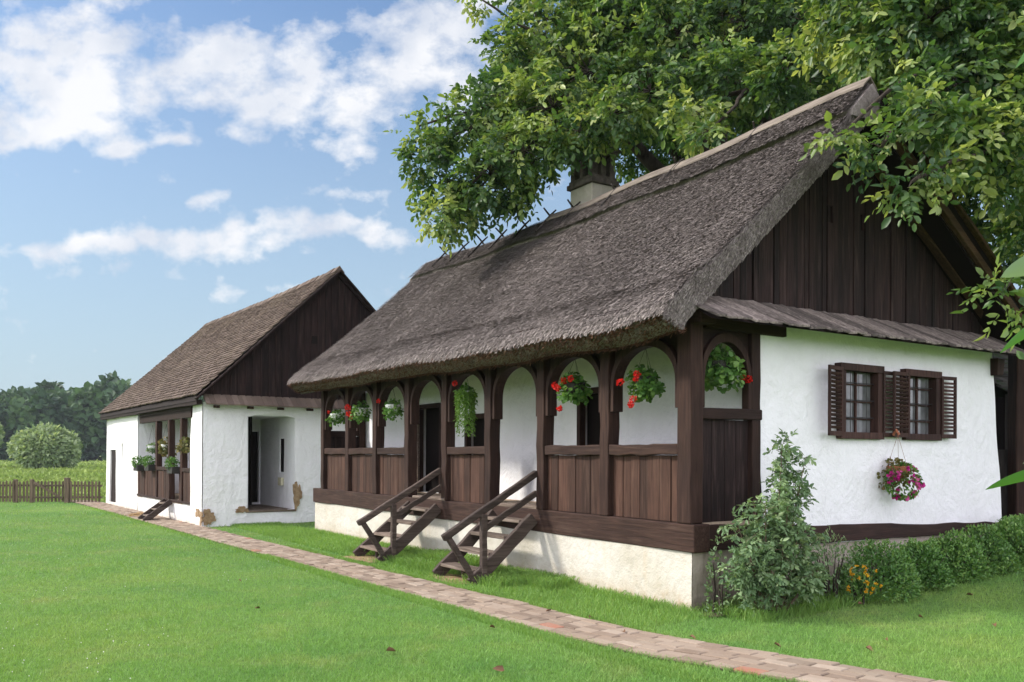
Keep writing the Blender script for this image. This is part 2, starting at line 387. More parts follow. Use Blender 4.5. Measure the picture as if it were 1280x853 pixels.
# plinth: front sheet, far end, near side, all hand-made and slightly uneven
wall_mesh('plinth', 'plinth_wall', H1, (0, 0, -.3), (0, 1, 0), (0, 0, 1), (-1, 0, 0), L1, .94, step=.14, disp=.02, seed=3)
wall_mesh('plinth', 'side_plinth', H1, (0, 0, -.3), (1, 0, 0), (0, 0, 1), (0, -1, 0), 5.95, .93, step=.14, disp=.02, seed=4)
wall_mesh('plinth', 'plinth_wall', H1, (0, L1, -.3), (1, 0, 0), (0, 0, 1), (0, 1, 0), 5.95, .94, step=.3, disp=.02, seed=5)
b = MB(); b.beam((.085, -.06, .765), (.085, L1 + .06, .765), .23, .285, seg=26, wob=.007); b.build('sill_beam', 'beam_wood', H1, bevel=.012)
b = MB()
n = 24; vs = []; fs = []
for i in range(n + 1):
    x = .21 + (5.97 - .21) * i / n; top = .90 - .20 * (x / 5.9) ** .8 + R.uniform(-.012, .012); bot = .63 - .05 * (x / 5.9) + R.uniform(-.008, .008); y = -.05 + R.uniform(-.008, .008)
    vs += [(x, y, bot), (x, .12, bot), (x, .12, top), (x, y + .02, top)]
for i in range(n):
    o = i * 4
    for k in range(4): fs.append((o + k, o + (k + 1) % 4, o + 4 + (k + 1) % 4, o + 4 + k))
fs += [(3, 2, 1, 0), (n * 4, n * 4 + 1, n * 4 + 2, n * 4 + 3)]
b.add(vs, fs); b.build('sill_beam', 'cross_wood', H1, bevel=.01)
b = MB()
for i in range(7):
    b.box((.202 + i * .121, .05, .83), (.32 + i * .121, L1 - .05, .905 + R.uniform(-.004, .004)))
b.build('porch_floor', 'floor_clay', H1)
# posts
PT = [.10 + 1.287 * i for i in range(9)]
for i, t in enumerate(PT):
    w = .20 if i == 0 else (.16 if i < 7 else .15); d = .18 if i == 0 else .17
    b = MB(); b.beam((d / 2 - .03, t + R.uniform(-.01, .01), .907), (d / 2 - .03, t, 2.96), w, d, up=(1, 0, 0), seg=10, wob=.005)
    b.build('post', 'post_wood', H1, bevel=.012)
b = MB(); b.beam((.98, .09, .9), (.97, .09, 2.93), .14, .13, up=(0, 1, 0), seg=8); b.build('post', 'post_wood', H1, bevel=.01)
b = MB(); b.beam((.98, L1 - .10, .9), (.97, L1 - .10, 2.93), .14, .13, up=(0, 1, 0), seg=8); b.build('post', 'post_wood', H1, bevel=.01)

def arch_part(a0, a1, d0, d1, foot, top, axis, mat, band=.10, lip=.035):
    """a curved timber arch between two posts: band, stepped foot and recessed spandrel board"""
    c = (a0 + a1) / 2; hw = (a1 - a0) / 2; inner = hw - .055; N = 22
    spring = foot + .28; rise = top - spring
    arc = [(c - inner, foot)] + [(c - inner * math.cos(PI * k / N) * (1 - 0), spring + rise * math.sin(PI * k / N) ** .92) for k in range(N + 1)] + [(c + inner, foot)]
    outer = []
    for (x, z) in arc:
        k = (x - c) / inner
        ox = c + k * hw; oz = z if z <= spring else spring + (z - spring) / rise * (rise + band)
        outer.append((ox, oz))
    b = MB(); n = len(arc)
    def P(x, d, z): return (x, d, z) if axis == 'x' else (d, x, z)
    vs = []
    for (x, z), (ox, oz) in zip(arc, outer): vs += [P(x, d0, z), P(ox, d0, oz), P(ox, d1, oz), P(x, d1, z)]
    fs = []
    for i in range(n - 1):
        o = i * 4
        for k in range(4): fs.append((o + k, o + (k + 1) % 4, o + 4 + (k + 1) % 4, o + 4 + k))
    fs += [(3, 2, 1, 0), ((n - 1) * 4, (n - 1) * 4 + 1, (n - 1) * 4 + 2, (n - 1) * 4 + 3)]
    b.add(vs, fs, .55)
    ar = b.build('arch', mat, H1, bevel=.006)
    # spandrel board stands in for the shade of an open gap, set back behind the band
    s = MB(); e0, e1 = d0 + (d1 - d0) * .45, d0 + (d1 - d0) * .8; zt = 2.93; vs = []
    for (ox, oz) in outer[1:-1]: vs += [P(ox, e0, oz - .01), P(ox, e0, zt), P(ox, e1, zt), P(ox, e1, oz - .01)]
    n2 = len(outer) - 2; fs = []
    for i in range(n2 - 1):
        o = i * 4
        for k in range(4): fs.append((o + k, o + (k + 1) % 4, o + 4 + (k + 1) % 4, o + 4 + k))
    s.add(vs, fs, .1); s.build('spandrel_shade', 'cross_wood', ar)
for i in range(8):
    w0 = .10 if i == 0 else .08
    arch_part(PT[i] + w0, PT[i + 1] - .08, -.005, .14, 2.10, 2.79, 'y', 'post_wood')
arch_part(.15, .915, .03, .13, 2.10, 2.80, 'x', 'post_wood')
arch_part(.195, .915, L1 - .16, L1 - .06, 2.10, 2.80, 'x', 'post_wood')
# breast panels and rails in six bays
for i in (0, 1, 3, 5, 6, 7):
    w0 = .10 if i == 0 else .08
    y0, y1 = PT[i] + w0 + .002, PT[i + 1] - .082
    b = MB(); b.beam((.055, y0 - .0, 1.665), (.055, y1, 1.665), .15, .115, seg=6, wob=.008); b.build('rail', 'beam_wood', H1, bevel=.012)
    b = MB(); y = y0
    while y < y1 - .01:
        bw = min(R.uniform(.12, .20), y1 - y)
        if y1 - y - bw < .05: bw = y1 - y
        o = R.uniform(-.006, .006); b.box((.045 + o, y + .003, .909), (.07 + o, y + bw - .003, 1.606 - R.uniform(0, .004))); y += bw
    b.build('panel', 'panel_wood', H1, bevel=.003)
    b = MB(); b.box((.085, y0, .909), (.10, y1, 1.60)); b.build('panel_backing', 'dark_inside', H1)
for yy, sg in ((.09, -1), (L1 - .11, 1)):
    b = MB(); b.beam((.155, yy + sg * .02, 2.04), (1.05, yy + sg * .02, 2.045), .13, .115, seg=5, wob=.006); b.build('rail', 'cross_wood', H1, bevel=.012)
    b = MB(); x = .155
    while x < .905:
        bw = min(R.uniform(.13, .2), .905 - x); b.box((x + .003, yy - .013, .909), (x + bw - .003, yy + .013 + R.uniform(-.004, .004), 1.982)); x += bw
        if .905 - x < .04: break
    b.build('panel', 'gable_wood', H1, bevel=.003)
# eave beam, ceiling, tie beam heads
b = MB(); b.beam((.08, -.15, 3.03), (.08, L1 + .15, 3.03), .22, .17, seg=24, wob=.006); b.build('eave_beam', 'cross_wood', H1, bevel=.012)
b = MB()
for i in range(28): b.box((-.42, -.1 + i * .395, 3.118), (1.12, -.1 + i * .395 + .388, 3.14))
b.build('porch_ceiling', 'gable_wood', H1)
for i in range(15):
    b = MB(); b.beam((-.42, .1 + i * .76, 2.96), (.9, .1 + i * .76, 3.06), .10, .12, seg=3); b.build('rafter_tail', 'gable_wood', H1)
# walls. inner porch wall with doors and openings (u along the porch from the gable)
holes = [(7.23, .31, 8.15, 1.93, .16), (5.65, .44, 6.37, 1.68, .14), (2.51, .40, 3.21, 1.92, .16)]
wall_mesh('inner_wall', 'lime_wall', H1, (1.06, .07, .6), (0, 1, 0), (0, 0, 1), (-1, 0, 0), L1 - .07, 2.54, holes, disp=.012, seed=8)
for q in holes:
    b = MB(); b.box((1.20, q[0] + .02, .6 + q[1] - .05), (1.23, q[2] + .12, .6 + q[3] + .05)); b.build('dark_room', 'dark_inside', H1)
# doors and frames seen through the arches
def door_frame(y0, y1, z0, z1, w=.07):
    b = MB(); x0, x1 = 1.02, 1.12
    b.box((x0, y0 - .01, z0), (x1, y0 + w, z1)); b.box((x0, y1 - w, z0), (x1, y1 + .01, z1)); b.box((x0 + .002, y0 + w, z1 - w), (x1 - .002, y1 - w, z1 + .01))
    return b.build('door_frame', 'post_wood', H1, bevel=.006)
door_frame(7.30, 8.22, .905, 2.53); door_frame(5.72, 6.44, 1.04, 2.28); door_frame(2.58, 3.28, 1.0, 2.52)
# carved open door leaf standing ajar in the far doorway
d = MB()
for i in range(5): d.box((0, .01 + i * .125, 0), (.035, .131 + i * .125, 1.5))
dl = d.build('door', 'panel_wood', H1, loc=(1.075, 7.38, .93)); dl.rotation_euler = (0, 0, math.radians(-28))
d = MB()
for k in range(9):
    z = .12 + k * .15; d.beam((-.012, .32, z), (-.012, .10, z + .16), .02, .03, up=(1, 0, 0), seg=1, wob=0); d.beam((-.012, .32, z), (-.012, .54, z + .16), .02, .03, up=(1, 0, 0), seg=1, wob=0)
d.build('door_slat', 'post_wood', dl)
b = MB(); b.box((-.02, 0, 0), (.02, .05, 1.62)); b.build('door_edge', 'tread_wood', H1, loc=(1.0, 8.12, .91))
for y0, y1 in ((5.20, 6.30), (2.66, 3.70), ):
    b = MB(); b.box((-.035, y0, .905), (.22, y1, .945), j=.004); b.build('threshold', 'tread_wood', H1, bevel=.01)
# gable wall with the two windows (u to the right from the porch wall)
GW = [(1.315, 1.24, 2.075, 2.06, .18), (2.585, 1.24, 3.30, 2.06, .18)]
wall_mesh('gable_wall', 'lime_wall', H1, (1.045, 0, .6), (1, 0, 0), (0, 0, 1), (0, -1, 0), 4.87, 2.6, GW, step=.10, disp=.034, seed=12, batter=.06, lean=.17)
wall_mesh('side_wall', 'lime_wall', H1, (Wd1 - .16, .09, -.3), (0, 1, 0), (0, 0, 1), (1, 0, 0), L1 - .1, 3.4, step=.5, seed=13)
wall_mesh('back_wall', 'lime_wall', H1, (1.05, L1, .6), (1, 0, 0), (0, 0, 1), (0, 1, 0), 4.85, 2.6, step=.5, seed=14)
def louvre(par, w, h, loc, rz):
    b = MB(); r = .035
    b.box((0, -.014, 0), (r, .014, h)); b.box((w - r, -.014, 0), (w, .014, h)); b.box((r, -.012, 0), (w - r, .012, r + .02)); b.box((r, -.012, h - r - .01), (w - r, .012, h))
    o = b.build('shutter', 'shutter_wood', par, loc=loc, bevel=.003); o.rotation_euler = (0, 0, rz)
    s = MB(); k = 14
    for i in range(k):
        z = .075 + (h - .14) * (i + .5) / k - .0
        s.add([(r, -.012, z - .016), (w - r, -.012, z - .016), (w - r, .012, z + .010), (r, .012, z + .010), (r, -.012, z - .010), (w - r, -.012, z - .010), (w - r, .012, z + .016), (r, .012, z + .016)],
              [(0, 3, 2, 1), (4, 5, 6, 7), (0, 1, 5, 4), (1, 2, 6, 5), (2, 3, 7, 6), (3, 0, 4, 7)])
    s.build('louvres', 'shutter_wood', o)
    return o
for wi, q in enumerate(GW):
    x0, x1, z0, z1 = 1.045 + q[0], 1.045 + q[2], .6 + q[1], .6 + q[3]
    b = MB(); fw = .075; y0, y1 = -.035, .14
    b.box((x0 - .02, y0, z0 - .01), (x0 + fw, y1, z1)); b.box((x1 - fw, y0, z0 - .01), (x1 + .02, y1, z1))
    b.box((x0 - .035, y0 - .012, z1 - .055), (x1 + .035, y1, z1 + .03)); b.box((x0 - .035, y0 - .012, z0 - .035), (x1 + .035, y1, z0 + .045))
    wn = b.build('window', 'shutter_wood', H1, bevel=.005)
    wn['label'] = 'left window with both shutters open' if wi == 0 else 'right window with its outer shutter open'
    b = MB(); b.box((x0 + fw, .075, z0 + .05), (x1 - fw, .08, z1 - .05)); b.build('pane', 'window_glass', wn)
    b = MB(); xm = (x0 + x1) / 2
    b.box((xm - .013, .05, z0 + .046), (xm + .013, .074, z1 - .056))
    for k in range(1, 4): zz = z0 + (z1 - z0) * k / 4; b.box((x0 + fw, .052, zz - .009), (x1 - fw, .072, zz + .009))
    b.build('muntin', 'shutter_wood', wn)
    b = MB()
    for k in range(1, 4, 2): xx = x0 + fw + (x1 - x0 - 2 * fw) * k / 4; b.tube([(xx, .02, z0 + .04), (xx, .02, z1 - .05)], .0045, 5)
    for k in (1, 2, 3): zz = z0 + (z1 - z0) * (k / 4 + .02); b.tube([(x0 + fw, .024, zz), (x1 - fw, .024, zz)], .0055, 5)
    b.build('grille', 'iron', wn)
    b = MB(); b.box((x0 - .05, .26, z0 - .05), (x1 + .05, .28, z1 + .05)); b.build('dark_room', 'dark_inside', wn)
    if wi == 0:
        louvre(wn, .37, .80, (x0 - .015, -.045, z0 - .005), math.radians(180 + 14)); louvre(wn, .38, .80, (x1 + .012, -.040, z0 - .005), math.radians(-1))
    else:
        louvre(wn, .36, .80, (x0 - .018, -.075, z0 - .005), math.radians(180 + 4)); louvre(wn, .30, .80, (x1 + .018, -.045, z0 - .005), math.radians(-4))
# ---- thatch
SR, ZR = 2.62, 5.86
def ridge_z(t): return ZR - .14 * math.sin(PI * min(1, max(0, t / 11))) ** .8 + .02 * math.sin(t * 2.1)
def thatch_profile(t, inset=0):
    """outer points front eave -> ridge -> back eave"""
    zr = ridge_z(t); out = []
    ew = .012 * math.sin(t * 1.3) + .010 * math.sin(t * 3.7 + 1) + .012 * (t - 4) + .085 * math.exp(-((t + .2) / .45) ** 2)
    e0 = (-.50, 3.06 + ew); n = 30
    out += [(-.29, 2.80 + ew), (-.37, 2.79 + ew), (-.475, 2.86 + ew), (-.55, 2.96 + ew)]
    for k in range(n + 1):
        u = k / n; s = e0[0] + (SR - e0[0]) * u; z = e0[1] + (zr - e0[1]) * u - .06 * math.sin(PI * u) + .03 * math.sin(PI * min(1, u * 6)) * (u < 1 / 6)
        out.append((s, z))
    e1 = (6.38, 3.32)
    for k in range(1, 13):
        u = k / 12; out.append((SR + (e1[0] - SR) * u, zr + (e1[1] - zr) * u - .05 * math.sin(PI * u)))
    out += [(6.40, 3.20), (6.28, 3.12)]
    return out
def thatch_inner(t):
    zr = ridge_z(t); out = [(-.28, 2.84), (-.28, 2.86), (-.275, 2.88), (-.27, 2.90)]
    for k in range(31):
        u = k / 30; out.append((-.28 + (SR + .28) * u, 2.92 + (zr - .36 - 2.92) * u))
    for k in range(1, 13):
        u = k / 12; out.append((SR + (6.12 - SR) * u, zr - .36 + (3.16 - zr + .36) * u))
    out += [(6.14, 3.14), (6.16, 3.13)]
    return out
T0, T1 = -.20, 10.95
ts = [T0, T0 + .04, T0 + .1] + list(np.linspace(0.05, 10.75, 76)) + [T1 - .1, T1 - .04, T1]
vs = []; fs = []; K = len(thatch_profile(0))
def far_lean(s_z): return 0
for t in ts:
    e = min(t - T0, T1 - t); rnd = .05 * (1 - min(1, e / .12)) ** 2
    pr = thatch_profile(t); inn = thatch_inner(t)
    for (s, z), (a, c) in zip(pr, inn):
        p = np.array([[s * 2.5, t * 2.5, z * 2.5]]); nz = vnoise(p, 21, 3)[0]
        k = rnd / .3
        vs.append((s + (a - s) * k - .005 * nz, t + (.03 * vnoise(p * 2, 22, 3)[0] if e < .01 else 0), z + (c - z) * k + .008 * nz))
M = len(ts)
for i in range(M - 1):
    for k in range(K - 1): fs.append((i * K + k, i * K + k + 1, (i + 1) * K + k + 1, (i + 1) * K + k))
o = len(vs)
for t in ts: vs += [(a, t + (.03 if t == T0 else (-.03 if t == T1 else 0)), c) for a, c in thatch_inner(t)]
for i in range(M - 1):
    for k in range(K - 1): fs.append((o + i * K + k, o + (i + 1) * K + k, o + (i + 1) * K + k + 1, o + i * K + k + 1))
    for k in (0, K - 1): fs.append((i * K + k, (i + 1) * K + k, o + (i + 1) * K + k, o + i * K + k))
for i in (0, M - 1):
    for k in range(K - 1): fs.append((i * K + k, i * K + k + 1, o + i * K + k + 1, o + i * K + k))
b = MB(); b.add(vs, fs, .5); roof = b.build('roof', 'thatch', H1, smooth=True)
# reed ends lying on the front slope, the eave fringe and the verge
prof = np.array([thatch_profile(t)[3:35] for t in np.linspace(T0, T1, 120)])   # (120,32,2)
def slope_pt(t, u):
    ti = np.clip((t - T0) / (T1 - T0) * 119, 0, 118.999); i = ti.astype(int); f = (ti - i)[:, None]
    ui = np.clip(u * 31, 0, 30.999); k = ui.astype(int); g = (ui - k)[:, None]
    a = prof[i, k] * (1 - g) + prof[i, k + 1] * g; c = prof[i + 1, k] * (1 - g) + prof[i + 1, k + 1] * g
    d = unit(prof[i, k] - prof[i, k + 1]); q = a * (1 - f) + c * f
    return np.stack([q[:, 0], t, q[:, 1]], 1), np.stack([d[:, 0], 0 * t, d[:, 1]], 1)
def strands(name, P, D, Nn, L, Wd, lift, tint, mat):
    S = unit(np.cross(D, Nn)); V = np.empty((len(P), 4, 3))
    L = L[:, None]; Wd = Wd[:, None]; lift = lift[:, None]
    V[:, 0] = P - D * L * .6 - S * Wd * .5 - Nn * .01; V[:, 1] = P - D * L * .6 + S * Wd * .5 - Nn * .01
    V[:, 2] = P + D * L * .4 + S * Wd * .5 + Nn * lift; V[:, 3] = P + D * L * .4 - S * Wd * .5 + Nn * lift
    F = np.arange(len(P) * 4).reshape(-1, 4)
    return np_mesh(name, V.reshape(-1, 3), F, mat, roof, np.repeat(tint, 4))
n = 170000
t = T0 + (T1 - T0) * rng.random(n) ** 1.35; u = rng.random(n)
P, D = slope_pt(t, u); Nn = unit(np.stack([-D[:, 2] * 0 + D[:, 2], 0 * t, -D[:, 0]], 1)); Nn *= np.sign(Nn[:, 2:3])
D = unit(D + .16 * rng.normal(size=(n, 3)) * np.array([.3, 1, .3]))
patch = vnoise(P * 1.2, 5, 3) * .12; P = P + Nn * (.075 * (u > .868))[:, None]
strands('reeds', P, D, Nn, rng.uniform(.05, .17, n), rng.uniform(.008, .017, n), rng.uniform(.004, .030, n), np.clip(rng.beta(1.3, 1.3, n) + patch, 0, 1), 'thatch')
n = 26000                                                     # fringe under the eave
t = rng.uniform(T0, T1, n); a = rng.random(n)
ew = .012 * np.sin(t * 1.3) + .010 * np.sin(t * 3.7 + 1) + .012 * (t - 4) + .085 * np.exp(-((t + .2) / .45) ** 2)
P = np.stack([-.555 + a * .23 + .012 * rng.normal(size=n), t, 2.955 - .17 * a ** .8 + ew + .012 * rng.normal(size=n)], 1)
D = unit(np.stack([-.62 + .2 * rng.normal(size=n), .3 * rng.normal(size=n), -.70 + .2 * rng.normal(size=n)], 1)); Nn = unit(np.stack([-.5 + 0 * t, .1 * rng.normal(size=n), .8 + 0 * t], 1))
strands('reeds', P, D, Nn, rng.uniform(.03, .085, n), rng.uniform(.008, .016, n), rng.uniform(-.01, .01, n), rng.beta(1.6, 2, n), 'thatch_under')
n = 22000                                                     # verge facing the viewer
u = rng.random(n); a = rng.random(n); oa = np.array(thatch_profile(T0)[3:35]); ia = np.array(thatch_inner(T0)[3:35])
ui = u * 30.99; k = ui.astype(int); g = (ui - k)[:, None]
q = (oa[k] * (1 - g) + oa[k + 1] * g) * (1 - a[:, None]) + (ia[k] * (1 - g) + ia[k + 1] * g) * a[:, None]
P = np.stack([q[:, 0], T0 + .002 + .03 * a + .006 * rng.normal(size=n), q[:, 1]], 1)
D = unit(np.stack([-.7 + .07 * rng.normal(size=n), -.04 + .05 * rng.normal(size=n), -.7 + .07 * rng.normal(size=n)], 1)); Nn = np.tile([0.2, -1., .1], (n, 1))
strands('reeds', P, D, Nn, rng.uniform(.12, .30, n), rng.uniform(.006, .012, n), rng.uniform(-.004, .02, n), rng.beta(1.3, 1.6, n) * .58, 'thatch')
# ridge cap, boards and crossed sticks
b = MB(); vs = []; fs = []; seg = 60
for i in range(seg + 1):
    t = T0 - .04 + (T1 - T0 + .06) * i / seg; z = ridge_z(t); w = .40 + .03 * math.sin(t * 4.1)
    vs += [(SR - w, t, z - w * 1.0 + .0), (SR - w + .01, t, z - w * .99 + .075), (SR, t, z + .07), (SR + w, t, z - w * .93 + .07), (SR + w, t, z - w * .93)]
for i in range(seg):
    for k in range(4): fs.append((i * 5 + k, i * 5 + k + 1, (i + 1) * 5 + k + 1, (i + 1) * 5 + k))
fs += [(0, 1, 2, 3, 4), tuple(seg * 5 + k for k in (4, 3, 2, 1, 0))]
b.add(vs, fs, .45); b.build('ridge_cap', 'thatch', H1)
for t0, t1 in ((-.21, 2.9), (2.92, 6.2)):
    for sg in (-1, 1):
        b = MB(); n = 10; vs = []; fs = []
        for i in range(n + 1):
            t = t0 + (t1 - t0) * i / n; z = ridge_z(t) + .125 + R.uniform(-.006, .006); a, c = .005, .13
            for h in (0, .022): vs += [(SR + sg * a, t, z + h + .01), (SR + sg * c, t, z - c * .86 + h)]
        for i in range(n):
            o = i * 4
            for p in ((0, 1), (1, 3), (3, 2), (2, 0)): fs.append((o + p[0], o + p[1], o + 4 + p[1], o + 4 + p[0]))
        fs += [(0, 1, 3, 2), (n * 4, n * 4 + 1, n * 4 + 3, n * 4 + 2)]
        b.add(vs, fs); b.build('ridge_board', 'pale_board', H1)
for i, t in enumerate((1.45, 2.95, 4.35, 5.45, 6.15, 6.95, 7.75, 8.5, 9.25, 10.05)):
    b = MB(); z = ridge_z(t); dt = R.uniform(-.05, .05); up = .07 if t < 5 else .12; dn = .36
    b.tube([(SR - dn, t - .02 - dt, z - dn + .15), (SR, t + .02, z + .15), (SR + up, t + .02 + dt, z + .15 + up * .9)], [.016, .018, .014], 6)
    b.tube([(SR + dn, t + .07, z - dn + .16), (SR, t + .07, z + .16), (SR - up, t + .06 + dt, z + .16 + up * .9)], [.016, .018, .014], 6)
    b.build('ridge_stick', 'old_plank', H1)
# gable boards with two vent slots, pent roof, rafters at the verge
b = MB(); y = .16; x = .02
VX = (2.42, 3.02)
while x < 5.86:
    bw = R.uniform(.075, .135); x1 = x + bw; xm = (x + x1) / 2
    zt = min(3.15 + (xm - .19) * .935, 5.52 - .67 * (xm - SR)) + .06; sl = .935 if xm < SR else .67
    if zt > 3.25:
        o = R.uniform(-.012, .012); za, zb_ = zt + (.0), zt
        s0 = (x - xm) * sl * (1 if xm < SR else -1); s1 = -s0
        zl, zr_ = zt + s0, zt + s1
        if any(x - .005 < vx < x1 + .005 for vx in VX):
            vx = [v for v in VX if x - .005 < v < x1 + .005][0]; c0, c1 = 4.36, 4.56
            b.add([(x + .003, y + o, 3.2), (x1 - .003, y + o, 3.2), (x1 - .003, y + o, c0), (x + .003, y + o, c0), (x + .003, y + .03 + o, 3.2), (x1 - .003, y + .03 + o, 3.2), (x1 - .003, y + .03 + o, c0), (x + .003, y + .03 + o, c0)],
                  [(0, 1, 2, 3), (4, 7, 6, 5), (0, 4, 5, 1), (1, 5, 6, 2), (2, 6, 7, 3), (3, 7, 4, 0)])
            for e0, e1 in ((x + .003, max(x + .01, vx - .04)), (min(vx + .04, x1 - .01), x1 - .003)): b.box((e0, y + o, c0), (e1, y + .03 + o, c1))
            b.add([(x + .003, y + o, c1), (x1 - .003, y + o, c1), (x1 - .003, y + o, zr_), (x + .003, y + o, zl), (x + .003, y + .03 + o, c1), (x1 - .003, y + .03 + o, c1), (x1 - .003, y + .03 + o, zr_), (x + .003, y + .03 + o, zl)],
                  [(0, 1, 2, 3), (4, 7, 6, 5), (0, 4, 5, 1), (1, 5, 6, 2), (2, 6, 7, 3), (3, 7, 4, 0)])
        else:
            b.add([(x + .003, y + o, 3.2), (x1 - .003, y + o, 3.2), (x1 - .003, y + o, zr_), (x + .003, y + o, zl), (x + .003, y + .03 + o, 3.2), (x1 - .003, y + .03 + o, 3.2), (x1 - .003, y + .03 + o, zr_), (x + .003, y + .03 + o, zl)],
                  [(0, 1, 2, 3), (4, 7, 6, 5), (0, 4, 5, 1), (1, 5, 6, 2), (2, 6, 7, 3), (3, 7, 4, 0)])
    x = x1
b.build('gable_boards', 'gable_wood', H1, bevel=.003)
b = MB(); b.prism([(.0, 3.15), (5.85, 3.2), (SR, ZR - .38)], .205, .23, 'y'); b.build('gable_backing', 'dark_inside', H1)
b = MB(); b.prism([(.0, 3.15), (5.85, 3.2), (SR, ZR - .38)], L1 - .1, L1 - .06, 'y'); b.build('gable_boards', 'gable_wood', H1)
b = MB(); b.prism([(2.66, 5.485), (6.17, 3.115), (6.17, 3.085), (2.66, 5.455)], -.25, .16, 'y'); b.build('verge_shade_strip', 'dark_inside', H1)  # black strip added under the thatch, painting the shade of the verge
b = MB(); b.prism([(2.75, 5.50), (6.2, 3.18), (6.36, 3.28), (2.75, 5.88)], -.262, -.235, 'y'); b.build('verge_shade_face', 'dark_inside', H1)  # black face added between the rafters as painted shade of the recess
b = MB(); b.beam((6.26, -.28, 3.14), (2.85, -.28, 5.44), .10, .075, up=(0, 1, 0), seg=8, wob=.012); b.build('rafter', 'raw_wood', H1, bevel=.01)
b = MB(); b.beam((6.42, -.29, 3.26), (2.9, -.29, 5.74), .05, .085, up=(0, 1, 0), seg=8, wob=.01); b.build('rafter', 'raw_wood', H1, bevel=.01)
b = MB(); b.beam((5.86, .06, 3.36), (2.8, .06, 5.36), .12, .11, up=(0, 1, 0), seg=8, wob=.012); b.build('rafter', 'raw_wood', H1, bevel=.01)
b = MB(); b.beam((-.10, .12, 3.02), (2.60, .12, 5.46), .08, .10, up=(0, 1, 0), seg=8, wob=.01); b.build('rafter', 'gable_wood', H1, bevel=.01)
b = MB(); x = -.12
x = -.30
while x < 5.80:
    bw = R.uniform(.09, .16); x1 = min(x + bw, 5.84); h0 = R.uniform(-.006, .006); sk = .27 + R.uniform(-.05, .05); e = R.uniform(-.022, .022)
    for lift in (0,):
        tl = R.uniform(.004, .013)
        b.add([(x + sk, -.40 + e, 2.955 + h0), (x1 + sk - .011, -.40 + e, 2.955 + h0 + tl), (x1 - .011, .15, 3.27 + tl + h0), (x, .15, 3.27 + h0),
               (x + sk, -.40 + e, 2.98 + h0), (x1 + sk - .011, -.40 + e, 2.98 + h0 + tl), (x1 - .011, .15, 3.295 + tl + h0), (x, .15, 3.295 + h0)],
              [(0, 3, 2, 1), (4, 5, 6, 7), (0, 1, 5, 4), (1, 2, 6, 5), (2, 3, 7, 6), (3, 0, 4, 7)])
    x = x1
b.build('pent_roof', 'pent_wood', H1, bevel=.003)
b = MB(); b.add([(-.1, -.36, 2.945), (6.05, -.36, 2.945), (5.9, .15, 3.245), (-.1, .15, 3.245)], [(0, 1, 2, 3)]); b.build('pent_lining', 'gable_wood', H1)

b = MB(); b.beam((.2, .08, 3.0), (1.45, .08, 3.0), .14, .15, seg=4); b.build('tie_beam', 'cross_wood', H1, bevel=.01)
b = MB(); b.box((5.70, -.06, 2.72), (5.86, .1, 2.95), j=.01); b.build('corbel', 'post_wood', H1, bevel=.01)
# chimney: white shaft, dark arcaded brick head
cx0, cx1, cy0, cy1 = 2.85, 3.36, 5.28, 5.90
b = MB(); b.box((cx0, cy0, 5.0), (cx1, cy1, 6.27), j=.008); ch = b.build('chimney', 'chimney_wash', H1, bevel=.015)
b = MB(); b.box((cx0 - .05, cy0 - .05, 6.272), (cx1 + .05, cy1 + .05, 6.36)); b.box((cx0 - .02, cy0 - .02, 6.36), (cx1 + .02, cy1 + .02, 6.42))
for (x, y) in ((0, 0), (1, 0), (0, 1), (1, 1)):
    xx = cx0 + (cx1 - cx0 - .12) * x; yy = cy0 + (cy1 - cy0 - .12) * y; b.box((xx, yy, 6.42), (xx + .12, yy + .12, 6.78))
for k in (0, 1):
    yy = cy0 + (cy1 - cy0 - .13) * k; xm = (cx0 + cx1) / 2; b.box((xm - .05, yy, 6.42), (xm + .05, yy + .13, 6.78))
    xx = cx0 + (cx1 - cx0 - .13) * k; ym = (cy0 + cy1) / 2; b.box((xx, ym - .05, 6.42), (xx + .13, ym + .05, 6.78))
b.box((cx0 - .03, cy0 - .03, 6.78), (cx1 + .03, cy1 + .03, 6.86)); b.prism([(cx0 - .08, 6.862), (cx1 + .08, 6.862), ((cx0 + cx1) / 2, 7.05)], cy0 - .1, cy1 + .1, 'y')
b.build('chimney_head', 'chimney_brick', ch, bevel=.01)
b = MB(); b.box((cx0 + .17, cy0 + .17, 6.42), (cx1 - .17, cy1 - .17, 6.78)); b.build('flue', 'dark_inside', ch)

